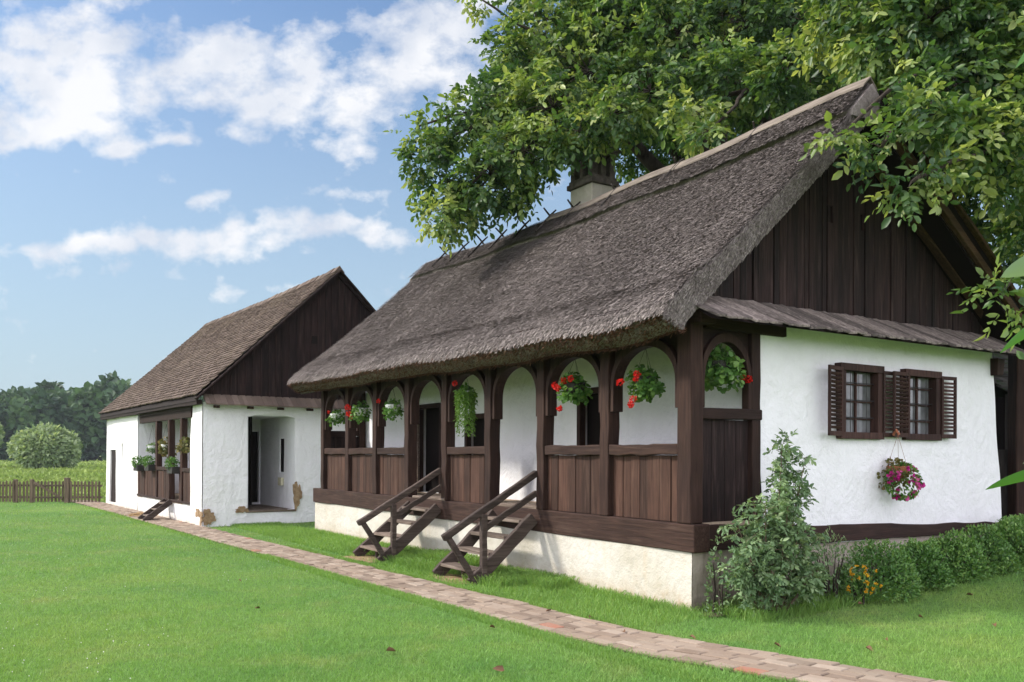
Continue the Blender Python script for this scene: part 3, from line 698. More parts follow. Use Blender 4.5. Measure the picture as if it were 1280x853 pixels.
# ------------------------------------------------------------------ stairs of house 1
def stairs(label, y0, y1, sf):
    """local frame of house 1; handrail on the near (y0) side; sf = distance of the foot from the wall"""
    st = thing('wooden_stairs', label, 'stairs', W1(0, y0, 0), YAW1, 'wooden stairs up to the arcaded porch')
    w = y1 - y0
    for yy in (.04, w - .04):
        b = MB(); b.beam((-sf, yy, .02), (-.07, yy, .80), .07, .165, up=(0, 0, 1), seg=8, wob=.006); b.build('stringer', 'stair_wood', st, bevel=.01)
    for k in range(4):
        z = .17 + k * .195; x = -sf + (sf - .05) * (z - .04) / .80
        b = MB(); b.box((x - .115, .08, z - .022), (x + .115, w - .08, z + .018), j=.005); b.build('tread', 'tread_wood', st, bevel=.008)
    b = MB(); b.beam((-1.37, .06, .60), (-.01, .06, 1.37), .075, .085, seg=9, wob=.005); b.build('handrail', 'stair_wood', st, bevel=.014)
    b = MB(); b.beam((-.84, .05, .66), (-.01, .05, 1.12), .045, .075, seg=7, wob=.005); b.build('lower_rail', 'stair_wood', st, bevel=.01)
    b = MB(); b.beam((-.83, .01, -.02), (-.82, .03, .87), .075, .075, up=(1, 0, 0), seg=6); b.build('baluster', 'stair_wood', st, bevel=.01)
    b = MB(); b.beam((-.93, .0, .02), (-1.30, .05, .61), .07, .065, up=(0, 1, 0), seg=5); b.build('strut', 'stair_wood', st, bevel=.01)
    b = MB(); b.beam((-sf + .18, w * .55, -.05), (-sf + .18, w * .55, .15), .06, .06, up=(1, 0, 0), seg=3); b.build('prop', 'stair_wood', st, bevel=.01)
stairs('worn wooden stairs below the porch bay with the dark door, farther from the corner', 5.30, 6.30, 1.02)
stairs('worn wooden stairs below the open porch bay, nearer the white corner plinth', 2.72, 3.72, .98)

# ------------------------------------------------------------------ flower baskets
def basket(name, label, cat, loc, rz, r, h, nl, leafm, flowers, petal, pot, wire, group=None, droop=.45, leaf=(.035, .06), asym=0, fern=False, seed=1):
    r_ = np.random.default_rng(seed); r *= .87; h *= .92
    th = thing(name, label, cat, loc, rz, group)
    b = MB(); b.lathe((0, 0, 0), [(.07, -.10), (.115, -.03), (.13, .04), (.125, .045), (.05, .03)], 14); b.build('pot', pot, th, smooth=False)
    b = MB()
    for k in range(3): a = 2 * PI * k / 3 + .5; b.tube([(.125 * math.cos(a), .125 * math.sin(a), .04), (0, 0, wire)], .0024, 4)
    b.build('cord', 'iron' if pot != 'terracotta' else 'cord', th)
    d = sph(nl); d[:, 2] *= .75; rad = r * r_.uniform(.3, 1, nl) ** .6 * (1 + .6 * vnoise(d * 2.1, seed, 2))
    P = d * rad[:, None] * np.array([.9, .9, 1.05 * h / r]) + np.array([0, 0, .0]); P[:, 2] -= droop * (np.hypot(P[:, 0], P[:, 1]) / r) ** 2 * r; P[:, 1] += asym * P[:, 2]
    N = unit(d + np.array([0, 0, .8]) + .5 * r_.normal(size=(nl, 3))); D = unit(d + .8 * r_.normal(size=(nl, 3)) + np.array([0, 0, -.3]))
    L = r_.uniform(*leaf, nl)
    leaf_obj('foliage', leafm, P, D, N, L, L * .95, r_.beta(2, 2, nl), th, shape=(.2, .5, .75, .45), fold=.12)
    if fern:
        nf = 60; Ps = []; Ds = []
        for k in range(nf):
            a = r_.uniform(0, 2 * PI); q = np.array([math.cos(a) * .16, math.sin(a) * .16, 0]); ln = r_.uniform(.25, .62)
            for j in range(34): u = j / 33; Ps.append(q * (.5 + .25 * math.sin(u * 1.5)) + np.array([-.08, -.12, .12 * math.sin(u * 3) - ln * u ** 1.4]) + r_.normal(size=3) * .012); Ds.append(np.array([r_.normal() * .8, r_.normal() * .8, -.8]))
        Ps = np.array(Ps); n = len(Ps); leaf_obj('fern_fronds', 'fern_leaf', Ps, np.array(Ds), r_.normal(size=(n, 3)), r_.uniform(.04, .07, n), r_.uniform(.012, .02, n), r_.random(n), th)
    for fl in flowers:
        c = np.array(fl[:3]) * np.array([1, .70, .80]); rr = fl[3] * .62; n = int(fl[4]) if len(fl) > 4 else 46
        d = sph(n); P = c + d * rr * r_.uniform(.55, 1, n)[:, None]; L = r_.uniform(.016, .027, n)
        leaf_obj('flower', petal, P, unit(d + .6 * r_.normal(size=(n, 3))), unit(d + .5 * r_.normal(size=(n, 3))), L, L * .95, r_.random(n), th, shape=(.35, .5, .8, .48), fold=.1)
    return th
BG = 'hanging flower baskets of the arcaded porch'
def ball(*a): return a
g0 = YAW1
basket('hanging_basket', 'bushy red geranium basket in the arch next to the corner post', 'flower basket', W1(.06, .78, 2.42), g0, .25, .24, 620, 'geranium_leaf', [ball(-.22, .24, -.02, .055), ball(-.2, -.12, .07, .05), ball(-.17, .02, -.26, .06), ball(-.16, .08, -.33, .04), ball(-.20, -.1, .0, .03)], 'red_petal', 'dark_pot', .36, BG, seed=3, asym=.25)
basket('hanging_basket', 'red geranium basket trailing to one side, in front of a dark opening', 'flower basket', W1(.06, 2.06, 2.44), g0, .22, .25, 520, 'geranium_leaf', [ball(-.2, .2, .02, .05), ball(-.2, .12, -.03, .05), ball(-.18, -.02, .08, .055), ball(-.18, -.22, .1, .05), ball(-.15, .16, -.34, .045)], 'red_petal', 'dark_pot', .34, BG, seed=4, asym=.2)
basket('hanging_basket', 'fern basket with long hanging fronds and one red bloom', 'flower basket', W1(.06, 4.72, 2.50), g0, .20, .18, 300, 'geranium_leaf', [ball(-.16, .08, .2, .05)], 'red_petal', 'white_pot', .28, BG, seed=5, fern=True)
basket('hanging_basket', 'leafy basket beside the far doorway with a single small red bloom', 'flower basket', W1(.06, 7.25, 2.42), g0, .22, .22, 380, 'geranium_leaf', [ball(-.15, .36, .14, .045)], 'red_petal', 'white_pot', .36, BG, seed=6)
basket('hanging_basket', 'basket with the densest red blooms and a white pot', 'flower basket', W1(.06, 8.62, 2.42), g0, .22, .2, 360, 'geranium_leaf', [ball(-.17, .32, .08, .09, 80), ball(-.16, .3, -.06, .07, 60), ball(-.16, .14, -.14, .05)], 'red_petal', 'white_pot', .36, BG, seed=7)
basket('hanging_basket', 'sparse green basket in the arch farthest from the corner post', 'flower basket', W1(.06, 9.83, 2.36), g0, .23, .2, 300, 'geranium_leaf', [ball(-.1, .24, .1, .035, 24)], 'red_petal', 'white_pot', .42, BG, seed=8)
basket('hanging_basket', 'dark leafy basket in the side arch with one red bloom low at its right', 'flower basket', W1(.52, .14, 2.56), g0, .28, .24, 620, 'hedge_leaf', [(.33, -.16, -.17, .055, 70), (.24, -.16, -.15, .035, 30)], 'red_petal', 'dark_pot', .26, BG, leaf=(.045, .075), seed=9)
# the wall basket of petunias under the windows
pb = basket('wall_basket', 'wall basket of magenta petunias hanging on the white wall below the windows', 'flower basket', W1(3.25, -.16, 1.44), g0, .22, .24, 380, 'dry_foliage', [], 'magenta_petal', 'terracotta', .42, None, leaf=(.03, .05), seed=12)
r_ = np.random.default_rng(5)
n = 420; d = sph(n); P = d * np.array([.21, .17, .2]) + np.array([.0, -.07, -.14]); leaf_obj('foliage', 'geranium_leaf', P, unit(d + [0, 0, -.5]), unit(d + .5 * r_.normal(size=(n, 3))), r_.uniform(.03, .05, n), r_.uniform(.02, .035, n), r_.random(n), pb)
for k in range(27):
    a = r_.uniform(-.2, 3.3); z = r_.uniform(-.34, .06); q = .25 * math.sqrt(max(.1, 1 - ((z + .12) / .26) ** 2)) * r_.uniform(.85, 1.1); x = q * math.cos(a); y = -.03 - q * abs(math.sin(a)) * .85
    nn = 9; d = unit(np.stack([r_.normal(size=nn), -.5 + .5 * r_.normal(size=nn), r_.normal(size=nn)], 1))
    leaf_obj('flower', 'magenta_petal', np.tile([x, y, z], (nn, 1)) + .008 * r_.normal(size=(nn, 3)), d, np.tile([0, -1., .2], (nn, 1)) + .3 * r_.normal(size=(nn, 3)), r_.uniform(.03, .042, nn), r_.uniform(.03, .042, nn), np.full(nn, r_.random()), pb, shape=(.35, .45, .8, .5), fold=.05)
b = MB(); b.tube([(.0, .06, .42), (0, .02, .48), (.01, -.01, .42)], .018, 6); b.build('hook', 'terracotta', pb)

# ------------------------------------------------------------------ HOUSE 2: tiled house behind
H2 = thing('tiled_house', 'smaller white house in the background with brown tiled roof and deep gable niche', 'house', O2, YAW2)
L2, Wd2 = 10.8, 6.1
wall_mesh('front_wall', 'house_wall', H2, (0, 0, -.2), (0, 1, 0), (0, 0, 1), (-1, 0, 0), .95, 2.95, step=.18, disp=.035, seed=31)
wall_mesh('front_wall', 'house_wall', H2, (0, 6.35, -.2), (0, 1, 0), (0, 0, 1), (-1, 0, 0), L2 - 6.35, 2.95, [(3.02, .3, 3.88, 1.93, .05), (1.85, 1.66, 2.07, 2.12, .06)], step=.2, disp=.035, seed=32)
wall_mesh('plinth', 'house_wall', H2, (0, .95, -.2), (0, 1, 0), (0, 0, 1), (-1, 0, 0), 5.4, .68, step=.18, disp=.02, seed=33)
b = MB(); b.box((.045, 9.3, -.05), (.075, 10.3, 1.8)); b.build('door', 'gable_wood', H2)
b = MB(); b.box((.055, 8.15, 1.4), (.08, 8.5, 1.98)); b.build('dark_room', 'house_wall', H2)
wall_mesh('gable_wall', 'lime_wall', H2, (0, 0, -.2), (1, 0, 0), (0, 0, 1), (0, -1, 0), Wd2, 2.95, [(.98, .53, 2.1, 2.72, .12, .07)], step=.16, disp=.035, seed=34)
# deep niche: right wall with a slit, floor, vault, back wall with a dark doorway
wall_mesh('niche_wall', 'lime_wall', H2, (2.1, .10, .2), (0, 1, 0), (0, 0, 1), (-1, 0, 0), 2.4, 2.45, [(.62, .98, .90, 1.78, .035)], step=.2, disp=.012, seed=35)
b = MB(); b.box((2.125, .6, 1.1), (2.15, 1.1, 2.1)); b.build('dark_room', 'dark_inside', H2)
wall_mesh('niche_wall', 'lime_wall', H2, (.85, 2.4, .2), (1, 0, 0), (0, 0, 1), (0, -1, 0), 1.3, 2.45, [(.93, .18, 1.22, 1.98, .14)], step=.2, disp=.012, seed=36)
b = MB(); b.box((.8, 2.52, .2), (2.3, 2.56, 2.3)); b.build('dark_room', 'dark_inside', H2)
wall_mesh('niche_wall', 'lime_wall', H2, (.97, .10, .2), (0, 1, 0), (0, 0, 1), (1, 0, 0), 2.4, 2.45, step=.3, disp=.012, seed=37)
b = MB(); b.box((.94, .08, 2.49), (2.16, 2.5, 2.55)); b.build('niche_vault', 'lime_wall', H2)
b = MB(); b.box((.95, -.02, .28), (2.13, 2.42, .335), j=.01); b.build('niche_floor', 'tread_wood', H2)
b = MB(); b.box((2.02, .70, .86), (2.088, .92, 1.05)); b.build('wall_box', 'box_cream', H2, bevel=.008)
def patch(cx, cz, rx, rz, y, axis, seed):
    r_ = random.Random(seed); n = 46; b = MB(); vs = []
    for k in range(n):
        a = 2 * PI * k / n; q = 1 + .18 * math.sin(3 * a + seed) + .12 * math.sin(7 * a + 2 * seed) + r_.uniform(-.10, .08); vs.append((cx + rx * q * math.cos(a), cz + rz * q * math.sin(a)))
    b.prism(vs, y, y + .03, axis); b.build('bare_patch', 'mud', H2)
patch(2.14, .66, .10, .30, -.028, 'y', 1); patch(.12, .22, .13, .17, -.03, 'y', 2); patch(.86, .36, .14, .07, -.028, 'y', 3); patch(.24, .30, .26, .09, -.03, 'x', 4); patch(.06, .16, .07, .12, -.03, 'x', 5)
wall_mesh('side_wall', 'lime_wall', H2, (Wd2, 0, -.2), (0, 1, 0), (0, 0, 1), (1, 0, 0), L2, 2.95, step=.6, seed=38)
wall_mesh('back_wall', 'lime_wall', H2, (0, L2, -.2), (1, 0, 0), (0, 0, 1), (0, 1, 0), Wd2, 2.95, step=.4, seed=39)
# recessed porch
wall_mesh('porch_wall', 'lime_wall', H2, (1.25, .9, .3), (0, 1, 0), (0, 0, 1), (-1, 0, 0), 5.5, 2.5, [(.35, .2, 1.85, 1.75, .08), (2.1, .25, 5.0, 1.55, .08)], step=.3, disp=.01, seed=40)
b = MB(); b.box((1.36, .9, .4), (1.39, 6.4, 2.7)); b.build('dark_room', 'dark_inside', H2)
wall_mesh('porch_wall', 'lime_wall', H2, (0.012, 6.35, -.2), (1, 0, 0), (0, 0, 1), (0, -1, 0), 1.3, 2.95, step=.25, disp=.01, seed=41)
wall_mesh('porch_wall', 'lime_wall', H2, (0.012, .95, .3), (1, 0, 0), (0, 0, 1), (0, 1, 0), 1.3, 2.45, step=.25, disp=.01, seed=42)
b = MB(); b.box((.0, .95, .42), (1.3, 6.35, .485)); b.build('porch_floor', 'floor_clay', H2)
b = MB(); b.box((.02, .95, 2.74), (1.3, 6.35, 2.77)); b.build('porch_ceiling', 'gable_wood', H2)
b = MB()
for i in range(2): b.box((-.025 - .006 * i, .86, 2.44 + i * .165), (.06, 6.05, 2.60 + i * .165), j=.004)
b.build('fascia_board', 'cross_wood', H2, bevel=.005)
for t in (4.13, 2.86, 1.71):
    b = MB(); b.beam((.04, t, .49), (.04, t, 2.44), .15, .14, up=(1, 0, 0), seg=6); b.build('post', 'post_wood', H2, bevel=.01)
for y0, y1 in ((2.94, 6.33), (.97, 2.0)):
    b = MB(); b.beam((.03, y0, 1.235), (.03, y1, 1.235), .12, .09, seg=6); b.build('rail', 'beam_wood', H2, bevel=.01)
    b = MB(); y = y0
    while y < y1 - .02:
        bw = min(R.uniform(.15, .24), y1 - y); b.box((.0 + R.uniform(-.008, .008), y + .003, .49), (.03, y + bw - .003, 1.19)); y += bw
    b.build('panel', 'panel_wood', H2, bevel=.004)
b = MB(); b.box((-.04, .97, .445), (.06, 6.3, .50), j=.004); b.build('sill_beam', 'beam_wood', H2, bevel=.008)
# roof: rows of small tiles on the front slope
S2, Z2 = 3.12, 6.0
def slope2(t): return -.04 * math.sin(PI * min(1, max(0, t / L2)))
b = MB()
for sg, x0 in ((-1, -.16), (1, 6.4)):
    b.add([(x0, -.15, 2.86), (x0, L2 + .13, 2.86), (S2, L2 + .13, Z2 - .06), (S2, -.15, Z2 - .06), (x0 + .02 * sg, -.15, 2.76), (x0 + .02 * sg, L2 + .13, 2.76), (S2, L2 + .13, Z2 - .16), (S2, -.15, Z2 - .16)],
          [(0, 1, 2, 3), (7, 6, 5, 4), (0, 4, 5, 1), (3, 2, 6, 7), (0, 3, 7, 4), (1, 5, 6, 2)], .3)
rf2 = b.build('roof', 'gable_wood', H2)
b = MB(); rows = 38
dx, dz = S2 + .20, Z2 - 2.88; ln = math.hypot(dx, dz); ux, uz = dx / ln, dz / ln; nx, nz = -uz, ux
for r in range(rows):
    d0 = ln * r / rows; t = -.19 + (.09 if r % 2 else 0)
    while t < L2 + .12:
        w = R.uniform(.12, .155); lift = .014 + R.uniform(0, .013); ll = ln / rows * 1.5; sag = slope2(t)
        def P(d, tt, l): return (-.20 + ux * d + nx * l, tt, 2.88 + uz * d + nz * l + sag * (d / ln))
        a, c = t + .004, t + w - .004; j = R.uniform(-.018, .018)
        b.add([P(d0 + j + .03, a, lift + .012), P(d0 + j - .012, (a + c) / 2, lift + .014), P(d0 + j + .03, c, lift + .012), P(d0 + ll, c, .004), P(d0 + ll, a, .004), P(d0 + j + .03, a, lift - .012), P(d0 + j - .012, (a + c) / 2, lift - .012), P(d0 + j + .03, c, lift - .012)],
              [(0, 1, 2, 3, 4), (0, 5, 6, 1), (1, 6, 7, 2), (2, 7, 3), (0, 4, 5)], min(1, max(0, R.gauss(.5, .24)))); t += w
b.build('tiles', 'roof_tile', rf2)
b = MB(); t = -.18
while t < L2 + .1:
    z = Z2 + .05 + slope2(t) + R.uniform(-.01, .015); b.add([(S2 - .13, t, z - .12), (S2, t, z + .035), (S2 + .13, t, z - .12), (S2 - .12, t + .34, z - .13), (S2, t + .34, z + .015), (S2 + .12, t + .34, z - .13)], [(0, 1, 4, 3), (1, 2, 5, 4), (0, 2, 1), (3, 4, 5)], R.uniform(.3, .9)); t += .32
b.build('ridge_tiles', 'roof_tile', rf2)
b = MB(); b.beam((-.20, -.165, 2.80), (S2, -.165, Z2 - .03), .035, .17, up=(0, 1, 0), seg=8, wob=.004); b.build('verge_board', 'gable_wood', H2)
b = MB(); b.beam((6.42, -.165, 2.80), (S2, -.165, Z2 - .03), .035, .17, up=(0, 1, 0), seg=8, wob=.004); b.build('verge_board', 'gable_wood', H2)
b = MB(); b.beam((-.1, -.1, 2.74), (-.1, L2 + .1, 2.74), .12, .10, seg=14, wob=.008); b.build('eave_beam', 'gable_wood', H2)
b = MB(); x = .0
while x < 6.1:
    bw = R.uniform(.15, .21); x1 = min(x + bw, 6.14); o = R.uniform(-.01, .01); y = -.06
    zl = min(2.88 + (x + .16) * .955, 2.88 + (6.4 - x) * .955) - .05; zr_ = min(2.88 + (x1 + .16) * .955, 2.88 + (6.4 - x1) * .955) - .05
    b.add([(x + .003, y + o, 2.78), (x1 - .003, y + o, 2.78), (x1 - .003, y + o, zr_), (x + .003, y + o, zl), (x + .003, y + .03, 2.78), (x1 - .003, y + .03, 2.78), (x1 - .003, y + .03, zr_), (x + .003, y + .03, zl)],
          [(0, 1, 2, 3), (4, 7, 6, 5), (0, 4, 5, 1), (1, 5, 6, 2), (2, 6, 7, 3), (3, 7, 4, 0)])
    x = x1
    b.box((x - .018, -.085, 2.8), (x + .018, -.062, min(zl, zr_)))
b.build('gable_boards', 'gable_wood', H2)
b = MB(); b.box((2.46, -.09, 4.20), (2.60, -.07, 4.38)); b.build('vent', 'dark_inside', H2)
b = MB()
for k in range(2):
    x = -.02
    while x < 6.1:
        w = R.uniform(.09, .14); f = .21 * k; b.add([(x, -.34 + f, 2.70 + .105 * k), (x + w - .004, -.34 + f, 2.70 + .105 * k + R.uniform(-.008, .008)), (x + w - .004, -.07 + f * .2, 2.92), (x, -.07 + f * .2, 2.92), (x, -.34 + f, 2.675 + .105 * k), (x + w - .004, -.34 + f, 2.675 + .105 * k), (x + w - .004, -.07, 2.88), (x, -.07, 2.88)],
              [(0, 1, 2, 3), (4, 7, 6, 5), (0, 4, 5, 1), (1, 5, 6, 2), (2, 6, 7, 3), (3, 7, 4, 0)], R.uniform(.2, .8)); x += w
b.build('pent_roof', 'roof_tile', H2)
for x in (.25, 1.0, 1.7, 2.4, 3.1, 3.8, 4.5, 5.2):
    b = MB(); b.beam((x, -.28, 2.64), (x, .1, 2.66), .06, .06, seg=1, wob=0); b.build('beam_end', 'post_wood', H2)
# ladder-like steps
st = thing('wooden_steps', 'short plank steps leaning on the plinth of the tiled house', 'steps', W2(0, 2.5, 0), YAW2)
for yy in (.0, .52):
    b = MB(); b.beam((-.66, yy, .01), (-.05, yy, .46), .06, .13, seg=4, wob=.005); b.build('stringer', 'stair_wood', st, bevel=.008)
for k in range(3):
    z = .12 + k * .145; x = -.66 + .61 * z / .47
    b = MB(); b.box((x - .09, .035, z - .018), (x + .10, .485, z + .016), j=.005); b.build('tread', 'tread_wood', st, bevel=.006)
# planters of the tiled house
PG = 'potted plants of the tiled house'
def planter(label, t, z, s, wide, seed, cat='flower box'):
    r_ = np.random.default_rng(seed); th = thing('planter', label, cat, W2(s, t, z), YAW2, PG)
    b = MB(); b.box((-.09, -wide / 2, -.16), (.09, wide / 2, 0), j=.006); b.build('box', 'dark_pot', th, bevel=.008)
    n = 240; d = sph(n); P = d * np.array([.15, wide * .52, .15]) * r_.uniform(.4, 1, n)[:, None] + np.array([-.03, 0, .08])
    leaf_obj('foliage', 'geranium_leaf', P, unit(d + .6 * r_.normal(size=(n, 3))), unit(d + [0, 0, .8] + .5 * r_.normal(size=(n, 3))), r_.uniform(.04, .06, n), r_.uniform(.035, .05, n), r_.random(n) * .8, th)
planter('green plant box on the porch rail nearest the far white wall of the tiled house', 5.75, 1.30, -.10, .5, 1)
planter('green plant box in the middle of the porch rail of the tiled house', 4.45, 1.33, -.10, .5, 2)
planter('green plant box with reddish leaves above the short steps of the tiled house', 2.10, 1.30, -.10, .5, 3)
basket('hanging_basket', 'white hanging pot against the far white wall of the porch of the tiled house', 'flower basket', W2(.10, 5.05, 1.78), YAW2, .17, .17, 130, 'shrub_leaf', [], 'red_petal', 'white_pot', .6, PG, leaf=(.05, .08), seed=21)
basket('hanging_basket', 'yellowish hanging basket behind the middle post of the tiled house', 'flower basket', W2(.04, 3.35, 1.80), YAW2, .25, .24, 280, 'dry_foliage', [], 'red_petal', 'white_pot', .55, PG, leaf=(.05, .09), seed=22)
basket('hanging_basket', 'yellowish hanging basket close to the white corner of the tiled house', 'flower basket', W2(.04, 1.35, 1.86), YAW2, .27, .19, 280, 'dry_foliage', [], 'red_petal', 'dark_pot', .5, PG, leaf=(.05, .09), seed=23)
n = 160; b = MB()
for k in range(n):
    a = R.uniform(0, 2 * PI); q = R.random() ** .5; x, y = .28 * q * math.cos(a), .55 * q * math.sin(a); b.tube([(x, y, .02 + .1 * (1 - q)), (x + R.uniform(-.12, .12), y + R.uniform(-.12, .12), .03 + .14 * R.random() * (1 - q))], .006, 3)
o = b.build('straw_pile', 'straw', None); o.location = W2(-.35, 4.2, 0); o.rotation_euler = (0, 0, YAW2); tag(o, 'small heap of straw on the path beside the plank steps', 'straw pile')

# ------------------------------------------------------------------ GROUND
def sheet(name, xs, ys, zf, mat):
    X, Y = np.meshgrid(xs, ys); Z = zf(X, Y); V = np.stack([X, Y, Z], -1).reshape(-1, 3); nx_ = len(xs)
    i = np.arange(len(ys) - 1)[:, None] * nx_ + np.arange(nx_ - 1)[None]; F = np.stack([i, i + 1, i + nx_ + 1, i + nx_], -1).reshape(-1, 4)
    return tag(np_mesh(name, V, F, mat, smooth=True), kind='structure')
def gzn(X, Y): return gz(X, Y)
sheet('lawn', np.linspace(-34, 34, 137), np.linspace(-8, 28.9, 90), gzn, 'lawn_ground')
big = np.concatenate([[-900, -600, -350, -180], np.linspace(-100, 100, 41), [180, 350, 600, 900]])
sheet('meadow', big, big + 60, lambda X, Y: -.06 + 0 * X - .35 * np.clip((Y - 26) / 10, 0, 1) * (X < 40) - 1.0 * ((X > -38) & (X < 38) & (Y < 26) & (Y > -12)), 'meadow_ground')
# brick path: courses of worn bricks following the houses
ctrl = [(13.2, -.42), (10, -.36), (5, -.34), (0, -.34), (-5, -.33), (-10, -.32), (-13, -.31), (-14.2, -.2), (-15.0, .0), (-15.8, .18), (-17, .42), (-19, .8), (-21, 1.1)]
cl = [];
for (a, sa), (c, scn) in zip(ctrl[:-1], ctrl[1:]):
    k = max(2, int(abs(c - a) / .25))
    for i in range(k): cl.append((a + (c - a) * i / k, sa + (scn - sa) * (.5 - .5 * math.cos(PI * i / k))))
cl = np.array(cl); cum = np.concatenate([[0], np.cumsum(np.hypot(*np.diff(cl, axis=0).T))])
def path_pt(d, off):
    t = np.interp(d, cum, cl[:, 0]); s = np.interp(d, cum, cl[:, 1]); p = W2(s + off, t, 0); return p.x, p.y
b = MB(); HW = .345; tot = cum[-1]; vs = []; nseg = 180
for i in range(nseg + 1):
    d = tot * i / nseg
    for off in (-HW - .03, HW + .03): x, y = path_pt(d, off); vs.append((x, y, gz(x, y) + .008))
b.add(vs, [(2 * i, 2 * i + 1, 2 * i + 3, 2 * i + 2) for i in range(nseg)], .5)
pth = tag(b.build('path', 'soil', None), kind='structure')
b = MB(); nrow = 6
for r in range(nrow):
    d = -R.uniform(0, .25)
    while d < tot - .3:
        L = R.uniform(.21, .26); o0 = -HW + 2 * HW * r / nrow + .004; o1 = -HW + 2 * HW * (r + 1) / nrow - .004
        if (r in (0, nrow - 1)) and R.random() < .03: d += L; continue
        d0, d1 = max(0, d + .004), d + L - .004; h = .022 + R.uniform(-.006, .007); jit = R.uniform(-.008, .008); cs = []
        for dd, oo in ((d0, o0), (d1, o0), (d1, o1), (d0, o1)):
            x, y = path_pt(dd, oo + jit); cs.append((x + R.uniform(-.005, .005), y + R.uniform(-.005, .005), gz(x, y) + h + R.uniform(-.004, .004)))
        ins = [tuple(np.array(c) * .94 + np.mean(cs, 0) * .06 + np.array([0, 0, .007])) for c in cs]
        lo = [(c[0], c[1], c[2] - .04) for c in cs]
        ti = min(.86, max(0, R.gauss(.45, .2)))
        if R.random() < .006 or (tot * .86 < d < tot * .93 and r in (2, 3) and R.random() < .3): ti = R.uniform(.92, 1)
        b.add(ins + cs + lo, [(0, 1, 2, 3)] + [(k, 4 + k, 4 + (k + 1) % 4, (k + 1) % 4) for k in range(4)] + [(4 + k, 8 + k, 8 + (k + 1) % 4, 4 + (k + 1) % 4) for k in range(4)], ti); d += L
tag(b.build('path_bricks', 'paver', None), kind='structure')
# bare soil at the foot of the stairs and under the shrub
for nm, (s, t), (rs, rt), sd in (('soil_patch', (-.92, 6.0), (.35, .55), 1), ('soil_patch', (-.82, 3.35), (.30, .60), 2), ('soil_patch', (.75, -.26), (.8, .22), 3)):
    r_ = random.Random(sd); b = MB(); vs = [];
    for k in range(26):
        a = 2 * PI * k / 26; q = 1 + r_.uniform(-.2, .2); p = W1(s + rs * q * math.cos(a), t + rt * q * math.sin(a), 0); vs.append((p.x, p.y, gz(p.x, p.y) + .016))
    c = W1(s, t, 0); vs.append((c.x, c.y, gz(c.x, c.y) + .022)); b.add(vs, [(k, (k + 1) % 26, 26) for k in range(26)]); tag(b.build(nm, 'mud' if sd < 3 else 'soil', None), kind='structure')

def on_path(x, y, pad=0):
    s, t = loc2(x, y); c = np.interp(t, cl[::-1, 0], cl[::-1, 1]); return np.abs(s - c) < HW + pad
def blocked(x, y):
    s1, t1 = loc1(x, y); s2, t2 = loc2(x, y)
    return ((s1 > -.0) & (s1 < 6) & (t1 > 0) & (t1 < L1)) | ((s2 > 0) & (s2 < 6.1) & (t2 > 0) & (t2 < L2))
def blades(name, x, y, hgt, wid, mat, lean=.5, label=None, zoff=0, zf=gz):
    n = len(x); z = zf(x, y) + zoff; a = rng.uniform(0, 2 * PI, n); ln = rng.normal(size=(n, 2)) * lean * hgt[:, None]
    V = np.empty((n, 4, 3)); dx_, dy_ = np.cos(a) * wid / 2, np.sin(a) * wid / 2
    V[:, 0] = np.stack([x - dx_, y - dy_, z - .004], 1); V[:, 1] = np.stack([x + dx_, y + dy_, z - .004], 1)
    V[:, 2] = np.stack([x + ln[:, 0] + dx_ * .3, y + ln[:, 1] + dy_ * .3, z + hgt], 1); V[:, 3] = np.stack([x + ln[:, 0] * .9 - dx_ * .3, y + ln[:, 1] * .9 - dy_ * .3, z + hgt * .95], 1)
    o = np_mesh(name, V.reshape(-1, 3), np.arange(n * 4).reshape(-1, 4), mat, None, np.repeat(rng.beta(2, 2.4, n), 4))
    return tag(o, label, 'grass' if label else None, None, 'stuff')
# mown lawn, denser near the viewer
n = 560000
iv = rng.uniform(1 / 30., 1 / 4.2, n); yy = 1 / iv; xx = yy * rng.uniform(-.84, .90, n)
ok = ~on_path(xx, yy, -.03) & ~blocked(xx, yy) & (yy < 28.8); xx, yy = xx[ok], yy[ok]
hh = rng.uniform(.018, .042, len(xx)) * (1 + .3 * vnoise(np.stack([xx * 1.3, yy * 1.3, 0 * xx], 1), 3, 3)); far = np.clip(yy / 9, 1, 3)
blades('lawn_grass', xx, yy, hh * far ** .25, .0042 * far ** 1.0 * rng.uniform(.7, 1.3, len(xx)), 'lawn_blade', .55, 'short mown green grass covering the lawn')
# taller unmown grass along the plinths and the path edge
def along1(n, s0, s1, t0, t1): s = rng.uniform(s0, s1, n); t = rng.uniform(t0, t1, n); p = np.stack([s * _c1 - t * _s1 + O1.x, s * _s1 + t * _c1 + O1.y], 1); return p[:, 0], p[:, 1], s, t
X = []; Y = []; Hh = []
for (s0, s1, t0, t1, n, h0, h1) in ((-.22, 0, -.1, L1, 9000, .04, .11), (-.95, -.02, 2.3, 6.9, 26000, .05, .15), (-1.1, 0, -.3, L1 + 3, 42000, .03, .075), (-.5, .0, 3.7, 5.2, 9000, .08, .2), (-.5, 0, 1.9, 2.8, 4000, .06, .16), (.1, 6, -.75, -.02, 22000, .04, .13)):
    x, y, s, t = along1(n, s0, s1, t0, t1); X.append(x); Y.append(y); Hh.append(rng.uniform(h0, h1, n))
for (s0, s1, t0, t1, n, h0, h1) in ((-.86, -.66, -17, -6, 15000, .025, .05), (.0, .14, -14.5, -5, 9000, .03, .06), (-.9, -.6, -6, 9, 4000, .02, .035)):
    s = rng.uniform(s0, s1, n); t = rng.uniform(t0, t1, n); X.append(s * _c2 - t * _s2 + O2.x); Y.append(s * _s2 + t * _c2 + O2.y); Hh.append(rng.uniform(h0, h1, n))
X, Y, Hh = map(np.concatenate, (X, Y, Hh)); ok = ~on_path(X, Y, -.02) & ~blocked(X, Y)
s1_, t1_ = loc1(X, Y)
